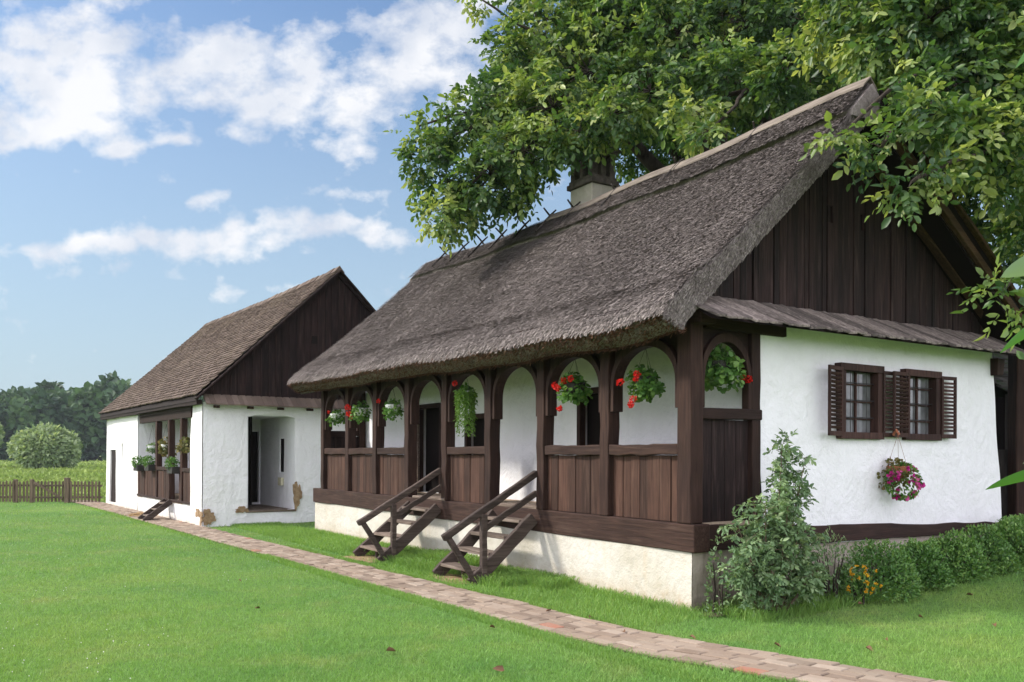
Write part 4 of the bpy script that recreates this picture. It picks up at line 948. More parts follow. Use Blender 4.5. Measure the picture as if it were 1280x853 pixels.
for (cs, ct, rs, rt) in ((-.92, 6.0, .3, .5), (-.82, 3.35, .26, .52)): ok &= ((s1_ - cs) / rs) ** 2 + ((t1_ - ct) / rt) ** 2 > rng.uniform(.3, 1.2, len(X))
X, Y, Hh = X[ok], Y[ok], Hh[ok]
blades('tall_grass', X, Y, Hh, .0035 + .0028 * rng.random(len(X)) + .0003 * Y, 'tall_blade', .42, 'longer unmown grass along the plinth, stairs and path edges')
# clover heads and a few long stalks
n = 1300; iv = rng.uniform(1 / 20., 1 / 4.6, n); y = 1 / iv; x = y * rng.uniform(-.75, .7, n); ok = (vnoise(np.stack([x * .5, y * .5, 0 * x], 1), 17, 2) > .05) & (x < .6) & ~on_path(x, y, .05) & ~blocked(x, y); x, y = x[ok], y[ok]
V = []; F = []
oc = np.array([(1, 0, 0), (0, 1, 0), (-1, 0, 0), (0, -1, 0), (0, 0, 1), (0, 0, -1)]) * .0042
for i, (a, c) in enumerate(zip(x, y)): V.append(oc * rng.uniform(.7, 1.25) * (1 + .03 * c) + np.array([a, c, gz(a, c) + .028])); F.append(np.array([(0, 1, 4), (1, 2, 4), (2, 3, 4), (3, 0, 4), (1, 0, 5), (2, 1, 5), (3, 2, 5), (0, 3, 5)]) + 6 * i)
tag(np_mesh('clover_flowers', np.concatenate(V), np.concatenate(F), 'clover_white'), 'tiny white clover heads speckled over the lawn', 'clover', None, 'stuff')
# brown fallen leaves, each its own
fl = [(6.9, 10.2), (6.4, 9.4), (5.3, 8.6), (4.4, 7.9), (3.9, 8.3), (5.9, 9.9), (4.9, 9.2), (3.2, 7.4), (2.2, 7.25), (1.55, 7.55), (.75, 8.35), (2.9, 7.1), (-.2, 7.9), (-1.0, 6.9), (-2.6, 8.8), (.4, 8.75), (4.6, 7.2), (3.6, 9.0), (-3.4, 10.8), (-.05, 6.3), (1.0, 7.75), (5.6, 8.1)]
r_ = np.random.default_rng(3)
for k, (x, y) in enumerate(fl):
    a = r_.uniform(0, 6.28); V, F = leaves(np.zeros((1, 3)), np.array([[math.cos(a), math.sin(a), r_.uniform(-.1, .5)]]), np.array([[r_.normal() * .5, r_.normal() * .5, 1.]]), np.array([r_.uniform(.045, .085)]), np.array([r_.uniform(.03, .055)]), fold=.4, droop=.4)
    o = np_mesh('fallen_leaf', V, F, 'dry_leaf'); o.location = (x, y, gz(x, y) + .035); tag(o, 'curled dry brown leaf lying on the grass', 'fallen leaf', 'fallen brown leaves')
# rough meadow grass beyond the fence
n = 60000; iv = rng.uniform(1 / 240., 1 / 29.8, n); yy = 1 / iv; xx = yy * rng.uniform(-.8, .25, n)
blades('meadow_grass', xx, yy, rng.uniform(.08, .26, n) * np.clip(yy / 60, .6, 2.2), .012 * yy ** .8 * rng.uniform(.5, 1.2, n), 'meadow_blade', .5, 'rough pale green meadow grass beyond the picket fence', -.40, lambda x, y: 0 * x)

# ------------------------------------------------------------------ picket fence and gate far left
FY = 28.3
def fence_z(x): return float(gz(x, FY))
fence = thing('picket_fence', 'low weathered picket fence between the lawn and the meadow', 'fence', (-19, FY, 0))
def picket(par, x, h, w=.062):
    b = MB(); b.prism([(-w / 2, .03), (w / 2, .03), (w / 2, h - .04), (0, h), (-w / 2, h - .04)], -.012, .012, 'y'); o = b.build('picket', 'fence_wood', par, loc=(x, R.uniform(-.004, .004), 0)); o.rotation_euler = (0, R.uniform(-.015, .015), 0)
x = -5.2
while x < 3.25:
    picket(fence, x, .72 + R.uniform(-.02, .02)); x += .113
for z in (.18, .56): b = MB(); b.beam((-5.3, .035, z), (3.25, .035, z), .035, .06, seg=16, wob=.004); b.build('rail', 'fence_wood', fence)
for x in (-5.2, -3.2, -1.2, .82, 2.75, 3.28): b = MB(); b.beam((x, .07, -.3), (x, .07, .76), .11, .11, up=(0, 1, 0), seg=3); b.build('post', 'fence_wood', fence, bevel=.01)
gate = thing('picket_gate', 'picket gate with a diagonal brace at the end of the fence', 'gate', (-15.62, FY, 0))
for k in range(9): picket(gate, .02 + k * .115, .72)
for z in (.18, .56): b = MB(); b.beam((0, -.03, z), (.98, -.03, z), .03, .06, seg=2); b.build('rail', 'fence_wood', gate)
b = MB(); b.beam((.03, -.032, .66), (.95, -.032, .14), .03, .07, seg=3); b.build('brace', 'fence_wood', gate)
b = MB(); b.beam((1.08, .03, -.3), (1.08, .03, .82), .15, .15, up=(0, 1, 0), seg=3); b.build('post', 'fence_wood', gate, bevel=.01)
fe = thing('picket_fence', 'short picket fence section between the gate and the tiled house', 'fence', (-14.45, FY, 0))
for k in range(9): picket(fe, .05 + k * .115, .72)
for z in (.18, .56): b = MB(); b.beam((0, .035, z), (1.05, .035, z), .035, .06, seg=2); b.build('rail', 'fence_wood', fe)

# ------------------------------------------------------------------ foliage helpers
def tree_obj(name, label, cat, base, group=None): return thing(name, label, cat, base, 0, group)
def compound(O, U, nl, nlet, rach, llen, droop, tint, seed):
    """sprays of compound leaves: O (M,3) twig tips, U (M,3) outward"""
    r_ = np.random.default_rng(seed); M = len(O)
    d = unit(U[:, None] * .75 + r_.normal(size=(M, nl, 3)) * .62 + np.array([0, 0, -droop]))
    ln = rach * r_.uniform(.45, 1.3, (M, nl, 1)); up = unit(np.array([0, 0, 1.]) + .45 * r_.normal(size=(M, nl, 3)) + .5 * U[:, None])
    side = unit(np.cross(d, up)); nrm = unit(np.cross(side, d))
    tt = np.clip(tint[:, None] + .16 * r_.normal(size=(M, nl)), 0, 1)
    Ps, Ds, Ns, Ls, Ts = [], [], [], [], []
    for j in range(nlet):
        if j == nlet - 1: k, dd = 1.0, d + np.array([0, 0, -.15])
        else:
            sg = 1 if j % 2 else -1; k = .35 + .6 * (j // 2) / max(1, (nlet - 1) / 2 - .5); dd = d * .55 + sg * side * .85 + np.array([0, 0, -.22])
        P = O[:, None] + d * ln * k - np.array([0, 0, 1.]) * (k ** 2) * ln * .25
        Ps.append(P); Ds.append(dd + .28 * r_.normal(size=dd.shape)); Ns.append(nrm + .5 * r_.normal(size=nrm.shape)); Ls.append(llen * r_.uniform(.5, 1.22, (M, nl)) * (1.1 if j == nlet - 1 else .8 + .25 * (j // 2) / 3)); Ts.append(np.clip(tt + .06 * r_.normal(size=tt.shape), 0, 1))
    cat = lambda a: np.concatenate([q.reshape(-1, *q.shape[2:]) for q in a])
    return cat(Ps), cat(Ds), cat(Ns), cat(Ls), cat(Ts)
def limb(mb, p0, p1, r0, r1, sag=0, n=7, seed=0):
    r_ = random.Random(seed); p0 = Vector(p0); p1 = Vector(p1); L = (p1 - p0).length; pts = []; rad = []
    for i in range(n + 1):
        k = i / n; w = math.sin(PI * k); p = p0.lerp(p1, k) + Vector((r_.uniform(-1, 1), r_.uniform(-1, 1), r_.uniform(-.6, .6))) * L * .035 * w + Vector((0, 0, sag * w * L)); pts.append(p); rad.append(r0 + (r1 - r0) * k ** .8)
    mb.tube(pts, rad, 7 if r0 > .08 else 5, .5); return pts
def walnut(label, base, trunk_top, forks, clumps, seed, llen=.135, dens=1.0, keep=None):
    """clumps: (x, y, z, r) in world metres"""
    r_ = np.random.default_rng(seed); base = Vector(base); th = thing('walnut_tree', label, 'tree', base)
    tb = MB(); B = Vector(base)
    def rel(p): return Vector(p) - B
    tt = Vector(trunk_top); pts = [rel(B.lerp(tt, k / 6) + Vector((math.sin(k * 1.3) * .08, math.cos(k * 1.7) * .08, 0)) * (0 < k < 6)) for k in range(7)]
    pts[0].z -= .3; tb.tube(pts, [.46, .38, .34, .32, .30, .28, .27], 12, .5)
    fk = []
    for i, f in enumerate(forks): limb(tb, rel(tt), rel(f), .2, .11, .04, 8, seed * 50 + i); fk.append(Vector(f))
    Ps = []; Us = []; Tn = []
    for i, (x, y, z, r) in enumerate(clumps):
        c = Vector((x, y, z)); f = min(fk, key=lambda q: (q - c).length); limb(tb, rel(f), rel(c), .07, .016, .05, 7, seed * 99 + i)
        n = int(dens * (7 + 80 * r * r) * (.42 if r < .2 else 1)); d = sph(n); lump = 1 + .28 * vnoise(d * 1.9 + i * 3.1, seed + i, 2)
        rad = r * lump * r_.uniform(.45, 1, n) ** .5; P = np.array([x, y, z]) + d * rad[:, None] * np.array([1.05, 1.05, .85])
        U = unit(d + np.array([0, 0, .1])); tone = r_.normal() * .16
        tn = np.clip(.26 + tone + .10 * r_.normal(size=n) + .30 * (rad / r > .82), 0, 1)  # outer leaves tinted lighter, as highlights painted into the crown
        if keep is not None:
            k = keep(P); P, U, tn = P[k], U[k], tn[k]
        Ps.append(P); Us.append(U); Tn.append(tn)
        for p in P[::5]:
            p = Vector(p); q = c.lerp(p, .5) + Vector((0, 0, .06 * r)); tb.tube([rel(c), rel(q), rel(p)], [.014, .009, .004], 3, .4, cap=False)
    tr = tb.build('trunk', 'bark', th, smooth=True)
    O = np.concatenate(Ps); U = np.concatenate(Us); T = np.concatenate(Tn)
    P, D, N, L, Ti = compound(O, U, 4, 7, .30, llen, .35, T, seed)
    if keep is not None: k = keep(P); P, D, N, L, Ti = P[k], D[k], N[k], L[k], Ti[k]
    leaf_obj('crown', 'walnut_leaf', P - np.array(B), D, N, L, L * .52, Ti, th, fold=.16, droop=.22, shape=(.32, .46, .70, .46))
    return th
F_, Y0 = 1082.6, 569.3
def at(px, py, Y): return ((px - 640) / F_ * Y, Y, 1.6 - (py - Y0) / F_ * Y)
def clump(px, py, rp, Y): return (*at(px, py - 6, Y), max(.16, rp / F_ * Y - .14))
def keep_roof(P):
    """branches do not grow into the thatch: drop what would lie under the roof"""
    s, t = loc1(P[:, 0], P[:, 1]); front = 3.06 + (s + .5) * .905; back = 5.95 - (s - 2.68) * .70
    return ~((t > -.45) & (t < 11.2) & (s > -.6) & (s < 6.5) & (P[:, 2] < np.minimum(front, back) + .12))
CA = [(535, 195, 38, 15.4), (520, 165, 24, 15.2), (560, 235, 46, 15.6), (552, 275, 28, 15.0), (590, 165, 50, 15.8), (585, 262, 30, 15.5), (612, 225, 50, 15.2), (636, 130, 50, 16), (632, 75, 36, 16.4), (655, 195, 50, 15.0), (636, 245, 26, 15.2), (680, 60, 62, 16.5), (690, 140, 62, 15.2), (722, 170, 34, 14.4), (735, 95, 66, 15.8), (764, 150, 44, 14.4), (790, 40, 74, 16.2),
      (745, 20, 52, 16.5), (812, 120, 62, 15.0), (845, 45, 62, 15.5), (862, 150, 40, 13.4), (905, 110, 62, 14.6), (885, 170, 24, 12.6), (930, 35, 72, 15.6), (980, 100, 52, 13.6), (1000, 30, 62, 15), (1060, 50, 36, 13.5), (596, 3, 13, 16.5), (660, 5, 34, 17),
      (700, 110, 80, 18.6), (780, 80, 95, 19.2), (860, 60, 100, 20), (930, 90, 90, 20), (640, 170, 60, 18), (850, 150, 50, 18.6), (1010, 70, 80, 19)]
CA = [clump(*c) for c in CA] + [(1.8, 16.4, 12.0, 1.7), (3.8, 17, 12.8, 1.9), (5.8, 17.5, 12.4, 1.8), (3, 19.5, 12.4, 1.9), (5.5, 20.5, 12, 1.9), (7.5, 19, 11, 1.7), (7.8, 21, 9, 1.8), (4, 22.5, 10.5, 2), (1.5, 21, 10.5, 1.7), (7.4, 17.6, 8.4, 1.4)]
walnut('big walnut tree behind the thatched roof, its crown reaching left past the chimney', (4.7, 18.8, .35), (4.5, 18.6, 5.8), [(1.6, 16.6, 8.6), (3.4, 16.6, 8.6), (4.6, 15.2, 8.0), (4.3, 17.8, 10.2), (6.2, 18.4, 9.4), (3.2, 19.8, 9.4)], CA, 5, .125, 1.8, keep_roof)
CB = [(1052, 172, 15, 9.1), (1100, 190, 26, 9.0), (1152, 148, 46, 9.3), (1135, 118, 42, 9.9), (1172, 212, 26, 8.9), (1138, 232, 12, 8.8), (1222, 175, 46, 9.6), (1100, 110, 24, 11.5), (1190, 110, 62, 10), (1245, 150, 58, 9.8), (1258, 215, 40, 9.8), (1272, 290, 30, 13.2), (1252, 372, 9, 8.4), (1100, 50, 60, 10.6), (1160, 30, 66, 10.4), (1230, 50, 70, 10.2), (1275, 90, 60, 10), (1290, 200, 60, 10.6), (1300, 290, 50, 11),
      (1130, 120, 80, 12), (1200, 150, 90, 12.4), (1260, 120, 90, 12.6), (1250, 230, 80, 12.8), (1295, 310, 60, 14.4), (1270, 380, 40, 16), (1130, 20, 90, 12.6), (1060, 20, 60, 12)]
CB = [clump(*c) for c in CB] + [(6, 10.4, 7.9, 1.2), (7.6, 10.8, 7.6, 1.4), (8.8, 11.4, 6.4, 1.5), (7.2, 12.2, 8.4, 1.5), (9.6, 12.8, 7.6, 1.6), (10.4, 11.6, 5.2, 1.3), (11, 13.4, 6.2, 1.5), (5, 11, 8, 1.1)]
walnut('nearer walnut tree at the right whose branches hang in front of the dark gable', (10.6, 13.6, .6), (10.3, 13.2, 4.4), [(7.4, 12.2, 6.9), (8.4, 12.6, 7.4), (6.6, 12.0, 7.2), (9.8, 12.6, 6.6), (7.8, 11.8, 5.6)], CB, 6, .115, 2.1, keep_roof)

# ------------------------------------------------------------------ shrubs along the gable wall
def bush(name, label, cat, c, rx, rz, n, mat, leaf, seed, group=None, asp=.5, up=.5, stems=7, lump=.22):
    r_ = np.random.default_rng(seed); base = Vector((c[0], c[1], float(gz(c[0], c[1])))); th = thing(name, label, cat, base, 0, group)
    d = sph(n); d[:, 2] = np.abs(d[:, 2]) * 1.15 - .15; rad = (1 + lump * vnoise(d * 2.6, seed, 3)) * r_.uniform(.5, 1, n) ** .45
    P = d * rad[:, None] * np.array([rx, rx, rz]) + np.array([0, 0, .1]); P[:, 2] = np.maximum(P[:, 2], .03)
    D = unit(d + .7 * r_.normal(size=(n, 3)) + np.array([0, 0, up])); N = unit(d * .6 + .5 * r_.normal(size=(n, 3)) + np.array([0, 0, .8])); L = r_.uniform(*leaf, n)
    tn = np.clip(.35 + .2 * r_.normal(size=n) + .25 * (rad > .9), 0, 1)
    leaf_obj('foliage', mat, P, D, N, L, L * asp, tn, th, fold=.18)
    b = MB()
    for k in range(stems):
        a = r_.uniform(0, 6.28); q = r_.uniform(.3, .7); b.tube([(.05 * math.cos(a), .05 * math.sin(a), -.03), (rx * q * .5 * math.cos(a), rx * q * .5 * math.sin(a), rz * .4), (rx * q * math.cos(a), rx * q * math.sin(a), rz * .85)], [.012, .008, .004], 4)
    b.build('stems', 'bark', th); return th
hb = [(2.15, -.62, .44, .48, 'dense rounded green bush of the wall row, nearest the tall shrub'), (2.98, -.62, .38, .43, 'second rounded green bush from the tall shrub in the row along the wall'), (3.70, -.58, .35, .41, 'middle rounded green bush of the row, below the right window'), (4.40, -.57, .38, .46, 'fourth rounded green bush of the row, just left of the last one'), (5.12, -.54, .36, .43, 'last rounded green bush of the row, below the right end of the wall'), (5.84, -.48, .37, .42, 'rounded green bush past the corner of the wall, beside the plank fence')]
for k, (s, t, rx, rz, lb) in enumerate(hb):
    bush('round_bush', lb, 'bush', W1(s, t, 0), rx, rz, 4200, 'hedge_leaf', (.028, .052), 60 + k, 'rounded bushes along the gable wall', .5, .5, 7, .34)
bush('grey_bush', 'thin grey-green bush between the tall shrub and the round bushes', 'bush', W1(1.62, -.45, 0), .30, .62, 700, 'shrub_leaf', (.03, .055), 71, None, .4, .9, 9, .4)
yb = bush('flower_clump', 'low clump of yellow flowers in front of the round bushes', 'flowers', W1(1.72, -.72, 0), .17, .24, 500, 'hedge_leaf', (.03, .05), 72, None, .35, .9)
r_ = np.random.default_rng(8); P = []; 
for k in range(34):
    a = r_.uniform(0, 6.28); q = r_.random() ** .5; c = np.array([.19 * q * math.cos(a), .19 * q * math.sin(a) - .05, .20 + .17 * (1 - q * q) + .05 * r_.normal()]); n = 9; leaf_obj('bloom', 'yellow_petal', np.tile(c, (n, 1)) + .004 * r_.normal(size=(n, 3)), r_.normal(size=(n, 3)) + [0, 0, .3], r_.normal(size=(n, 3)) + [0, 0, 1], r_.uniform(.018, .028, n), r_.uniform(.014, .02, n), r_.random(n), yb)
# the tall feathery shrub at the corner
sb = W1(.62, -.48, 0); sb.z = float(gz(sb.x, sb.y)); sh = thing('tall_shrub', 'tall feathery grey-green shrub growing at the corner of the porch', 'shrub', sb)
b = MB(); Os = []; Us = []; Tn = []; r_ = np.random.default_rng(31)
ex = np.array([math.cos(YAW1), math.sin(YAW1), 0]); ey = np.array([-math.sin(YAW1), math.cos(YAW1), 0])
stems = [(-.42, -.1, .72), (-.5, .0, .95), (-.28, -.15, 1.05), (-.12, -.2, 1.25), (.02, -.1, 1.45), (.10, -.05, 1.70), (.26, .0, 1.78), (.34, -.15, 1.58), (.34, -.05, 1.2), (.42, -.1, .85), (.3, -.25, .7), (-.62, -.1, .55), (.02, -.32, .9), (.42, .05, 1.36), (-.2, .05, 1.15), (-.35, -.3, .5), (.15, -.4, .45), (.5, -.2, .45), (-.05, -.25, 1.1), (.20, .0, 1.66), (-.58, -.2, .78), (-.34, -.22, 1.12), (-.48, -.05, .62), (-.18, -.3, .72)]
for i, (dx_, dy_, hz_) in enumerate(stems):
    tip = ex * dx_ + ey * dy_ + np.array([0, 0, hz_]); bs = ex * dx_ * .25 + ey * dy_ * .3; mid = bs * .5 + tip * .5 + ex * r_.normal() * .04
    pts = [(1 - k) ** 2 * bs + 2 * k * (1 - k) * mid + k * k * tip for k in np.linspace(0, 1, 9)]; pts[0] = pts[0] + np.array([0, 0, -.05]); b.tube([Vector(p) for p in pts], [.015, .014, .013, .012, .010, .009, .007, .005, .003], 5, .8)
    for k in np.linspace(.42, 1, 14):
        p = (1 - k) ** 2 * bs + 2 * k * (1 - k) * mid + k * k * tip
        for _ in range(3):
            u = unit(r_.normal(size=3) * np.array([1, 1, .5]) + [0, 0, .15]); q = p + u * r_.uniform(.02, .11) * (1.25 - .7 * k * (hz_ > 1.2)); Os.append(q); Us.append(u); Tn.append(np.clip(.4 + .2 * r_.normal(), 0, 1))
            if _ == 0: b.tube([Vector(p), Vector(q)], [.004, .002], 3, .6, cap=False)
b.build('stems', 'fence_wood', sh)
P, D, N, L, Ti = compound(np.array(Os), np.array(Us), 2, 7, .085, .058, .15, np.array(Tn), 33)
leaf_obj('foliage', 'shrub_leaf', P, D, N, L, L * .46, Ti, sh, fold=.15)
# weeds at the plinth corner and dry stalks
bush('weed_tuft', 'thin weeds climbing the corner of the white plinth', 'weeds', W1(.14, -.22, 0), .13, .62, 220, 'shrub_leaf', (.03, .06), 75, None, .5, .8, 5, .4)

# ------------------------------------------------------------------ outbuilding, plank fence and post at the right
sd = thing('shed', 'dark plank shed with mossy tiled roof behind the right end of the house', 'shed', (9.6, 15.0, .45), .35)
b = MB(); x = -1.4
while x < 3.4: bw = R.uniform(.16, .26); b.box((x + .004, 0 + R.uniform(-.01, .01), -.2), (x + bw - .004, .03, 2.2)); x += bw
b.build('wall', 'old_plank', sd); b = MB(); b.box((-1.4, .04, -.2), (3.4, 3.0, 2.15)); b.build('wall_core', 'dark_inside', sd)
def tile_plane(par, x0, x1, y0, z0, y1, z1, mat, rows, name):
    b = MB(); ln = math.hypot(y1 - y0, z1 - z0)
    for r in range(rows):
        k = r / rows; kk = min(1, (r + 1.35) / rows); x = x0 - R.uniform(0, .1)
        while x < x1:
            w = R.uniform(.15, .2); l = .03 + R.uniform(0, .015); y, z = y0 + (y1 - y0) * k, z0 + (z1 - z0) * k; Y, Z = y0 + (y1 - y0) * kk, z0 + (z1 - z0) * kk
            b.add([(x, y, z + l), (x + w - .006, y, z + l), (x + w - .006, Y, Z + .005), (x, Y, Z + .005), (x, y, z + l - .025), (x + w - .006, y, z + l - .025)], [(0, 1, 2, 3), (0, 4, 5, 1), (0, 3, 4), (1, 5, 2)]); x += w
    return b.build(name, mat, par)
tile_plane(sd, -1.6, 3.6, -.25, 2.2, 1.6, 3.3, 'moss_tile', 11, 'roof')
b = MB(); b.add([(-1.6, -.25, 2.18), (3.6, -.25, 2.18), (3.6, 1.6, 3.28), (-1.6, 1.6, 3.28)], [(0, 1, 2, 3)]); b.add([(-1.6, 1.6, 3.28), (3.6, 1.6, 3.28), (3.6, 3.4, 2.2), (-1.6, 3.4, 2.2)], [(0, 1, 2, 3)]); b.build('roof_deck', 'dark_inside', sd)
tile_plane(sd, -1.4, 3.3, -1.0, 1.72, -.05, 2.08, 'pent_wood', 4, 'lean_to_roof')
b = MB(); b.box((-1.35, -.95, -.2), (3.2, -.9, 1.66)); b.build('lean_to_wall', 'dark_inside', sd)
ps = thing('timber_post', 'thick reddish-brown timber post at the right edge of the yard', 'post', (7.36, 12.55, .18))
b = MB(); b.beam((0, 0, -.2), (.0, 0, 3.05), .24, .24, up=(0, 1, 0), seg=8, wob=.01); b.build('shaft', 'post_wood', ps, bevel=.02)
b = MB(); b.beam((-.9, .02, 3.05), (1.2, .02, 3.05), .2, .2, seg=5, wob=.008); b.build('beam', 'raw_wood', ps, bevel=.02)
b = MB(); b.beam((.05, 0, 2.3), (.8, 0, 2.96), .1, .1, up=(0, 1, 0), seg=3); b.build('brace', 'raw_wood', ps, bevel=.01)
pf = thing('plank_fence', 'tall dark plank fence beside the white wall at the right', 'fence', (6.98, 12.7, .17), .12)
x = 0
while x < 2.6:
    bw = R.uniform(.13, .19); h = 1.50 + R.uniform(-.05, .05); b = MB(); b.box((0, -.012 + R.uniform(-.01, .01), -.15), (bw - .012, .014, h), j=.006); b.build('plank', 'old_plank', pf, loc=(x, 0, 0)); x += bw
for z in (.3, 1.05): b = MB(); b.beam((0, .05, z), (2.6, .05, z), .05, .08, seg=4); b.build('rail', 'old_plank', pf)

# ------------------------------------------------------------------ maize-like plant close to the viewer at the right
mz = thing('maize_plant', 'close tall plant at the right edge with long pointed green leaves', 'plant', (1.23, 1.86, 0))
b = MB(); b.tube([(0, 0, -.05), (.02, .01, .8), (-.01, 0, 1.6), (.02, .02, 2.55)], [.02, .018, .014, .006], 8); b.build('stalk', 'hedge_leaf', mz)
def blade(p0, pts, w, tint):
    """long arching leaf as a creased strip"""
    n = len(pts); V = []; T = []
    pts = [np.array(p, float) for p in pts]
    for i, p in enumerate(pts):
        d = unit(pts[min(i + 1, n - 1)] - pts[max(i - 1, 0)]); side = unit(np.cross(d, [0, 1., .45])); k = i / (n - 1); ww = w * (math.sin(PI * min(1, k * .92 + .08)) ** .7) if i < n - 1 else .001
        nrm = np.cross(side, d); V += [p - side * ww / 2 + nrm * ww * .12, p, p + side * ww / 2 + nrm * ww * .12]
    F = []
    for i in range(n - 1):
        for k in (0, 1): F.append((i * 3 + k, i * 3 + k + 1, i * 3 + 4 + k, i * 3 + 3 + k))
    np_mesh('leaf', np.array(V), np.array(F), 'maize_leaf', mz, np.full(len(V), tint), smooth=True)
def arch_leaf(z, reach, ang, rise, drop, w, tint, n=14):
    a = math.radians(ang); pts = []
    for i in range(n):
        k = i / (n - 1); q = reach * k; pts.append((q * math.cos(a), q * math.sin(a), z + rise * math.sin(PI * k * .8) - drop * k * k))
    blade(None, pts, w, tint)
arch_leaf(1.575, .222, 184, .0, .045, .030, .35)
arch_leaf(1.905, .195, 186, .0, .085, .030, .5)
arch_leaf(2.005, .178, 178, .02, .03, .055, 1.0)
arch_leaf(2.50, .155, 182, .02, .08, .028, .55)
arch_leaf(1.665, .155, 192, .0, .08, .018, .95)
for z, r, a in ((1.1, .5, 20), (1.4, .5, -50), (1.75, .5, 35), (2.15, .45, -20), (.8, .5, 10), (2.3, .4, 25)): arch_leaf(z, r, a, .12, .3, .06, .4)

# ------------------------------------------------------------------ far willows and the wood
def willow(label, base, rx, rz, n, seed):
    r_ = np.random.default_rng(seed); th = thing('willow_bush', label, 'bush', base, 0, 'round willows in the meadow')
    lobes = [(0, 0, .55, .62)] + [(.55 * math.cos(a), .45 * math.sin(a), .42 + .22 * r_.random(), .40 + .1 * r_.random()) for a in np.linspace(0, 6.28, 8)[:-1]] + [(.3 * math.cos(a), .3 * math.sin(a), .78, .30) for a in (0.5, 2.2, 3.7, 5.4)]
    Ps = []; ds = []
    for (x, y, z, r) in lobes:
        m_ = int(n * r * r / 2.2); d = sph(m_); q = r_.uniform(.6, 1, m_) ** .5 * (1 + .15 * vnoise(d * 3, seed, 2)); Ps.append((np.array([x, y, z]) + d * q[:, None] * r) * np.array([rx, rx, rz])); ds.append(d)
    P = np.concatenate(Ps); d = np.concatenate(ds); P[:, 2] = np.maximum(P[:, 2], rz * .03 + .3 * r_.random(len(P))); m_ = len(P); L = r_.uniform(.35, .7, m_)
    leaf_obj('crown', 'willow_leaf', P, d + .5 * r_.normal(size=(m_, 3)) + [0, 0, -.1], d + .5 * r_.normal(size=(m_, 3)) + [0, 0, .3], L, L * .5, np.clip(.45 + .22 * r_.normal(size=m_), 0, 1), th, fold=.2)
    b = MB(); b.tube([(0, 0, -.3), (.1, 0, rz * .2), (.1, .1, rz * .5)], [.5, .4, .25], 8); b.build('trunk', 'bark', th)
willow('round pale willow bush standing alone in the meadow before the wood', (-58.3, 108, -.41), 4.1, 4.7, 11000, 3)
willow('pale willow cut by the left edge of the view, beyond the fence', (-71, 112, -.41), 4.6, 6.6, 9000, 4)
r_ = np.random.default_rng(77); Ps = []; ds = []; Ts = []; tb = MB()
for row in range(3):
    for k in range(34 if row < 2 else 40):
        x = -178 + k * 6.4 + r_.normal() * 1.6; y = 226 + row * 11 + r_.normal() * 3; h = 15.8 + row * 2.8 + r_.normal() * 2.0 + 2.2 * math.sin(x * .055 + 1); rr = r_.uniform(3.8, 6.2); tone = .38 + .16 * r_.normal()
        lobes = [(0, 0, .62, 1.0)] + [(r_.normal() * .55, r_.normal() * .5, r_.uniform(.12, .84), r_.uniform(.4, .7)) for _ in range(8)]
        for (a, c, z, r) in lobes:
            m_ = int(210 * r); d = sph(m_); q = r_.uniform(.7, 1, m_)[:, None]
            Ps.append(np.array([x + a * rr, y + c * rr, z * h - .4]) + d * q * np.array([rr, rr, h * .30]) * r); ds.append(d); Ts.append(np.clip(tone + .12 * r_.normal(size=m_), 0, 1))
        if row == 0: tb.tube([(x, y, -.5), (x, y, h * .5)], [.3, .2], 5)
P = np.concatenate(Ps); d = np.concatenate(ds); T = np.concatenate(Ts); k = P[:, 2] > -.2; P, d, T = P[k], d[k], T[k]; m_ = len(P); L = r_.uniform(1.3, 2.5, m_)
fo = leaf_obj('forest', 'forest_leaf', P, d + .6 * r_.normal(size=(m_, 3)), d + .45 * r_.normal(size=(m_, 3)) + [0, 0, .25], L, L * .8, T, None, fold=.2)
tag(fo, 'long wall of dark green wood behind the meadow', 'wood', None, 'stuff')

# ------------------------------------------------------------------ world, sun, camera
SUN_EL, SUN_AZ = math.radians(38), math.radians(-87)          # azimuth measured from +Y towards +X
Ld = Vector((math.sin(SUN_AZ) * math.cos(SUN_EL), math.cos(SUN_AZ) * math.cos(SUN_EL), math.sin(SUN_EL)))
sun = bpy.data.lights.new('sun', 'SUN'); sun.energy = 2.05; sun.angle = math.radians(7); sun.color = (1, .94, .85)
so = bpy.data.objects.new('sun', sun); COL.objects.link(so); so.rotation_euler = Ld.to_track_quat('Z', 'Y').to_euler(); so.location = Ld * 50
w = bpy.data.worlds.new('World'); sc.world = w; w.use_nodes = True
N = NT.__new__(NT); N.t = w.node_tree; N.t.nodes.clear(); N.out = N.n('ShaderNodeOutputWorld')
sky = N.n('ShaderNodeTexSky', sky_type='NISHITA'); sky.sun_disc = False; sky.sun_elevation = SUN_EL; sky.sun_rotation = SUN_AZ
sky.air_density = 1.0; sky.dust_density = 1.2; sky.ozone_density = 1.6; sky.altitude = 100
geo = N.n('ShaderNodeTexCoord'); D = geo.outputs['Generated']
sep = N.n('ShaderNodeSeparateXYZ'); N.l(D, sep.inputs[0]); dx, dy, dz = sep.outputs
yc = N.math('MAXIMUM', dy, .08); U = N.math('DIVIDE', dx, yc); V = N.math('DIVIDE', dz, yc)     # gnomonic direction, forward half
def comb(a, b, c=0.0):
    x = N.n('ShaderNodeCombineXYZ'); N.put(x.inputs[0], a); N.put(x.inputs[1], b); N.put(x.inputs[2], c); return x.outputs[0]
UV = comb(U, V)
wn = N.n('ShaderNodeTexNoise'); wn.inputs['Scale'].default_value = 5; wn.inputs['Detail'].default_value = 5; N.l(UV, wn.inputs['Vector'])
ws = N.n('ShaderNodeSeparateColor'); N.l(wn.outputs[1], ws.inputs[0])
UW = N.math('ADD', U, N.math('MULTIPLY', N.math('SUBTRACT', ws.outputs[0], .5), .16)); VW = N.math('ADD', V, N.math('MULTIPLY', N.math('SUBTRACT', ws.outputs[1], .5), .13))
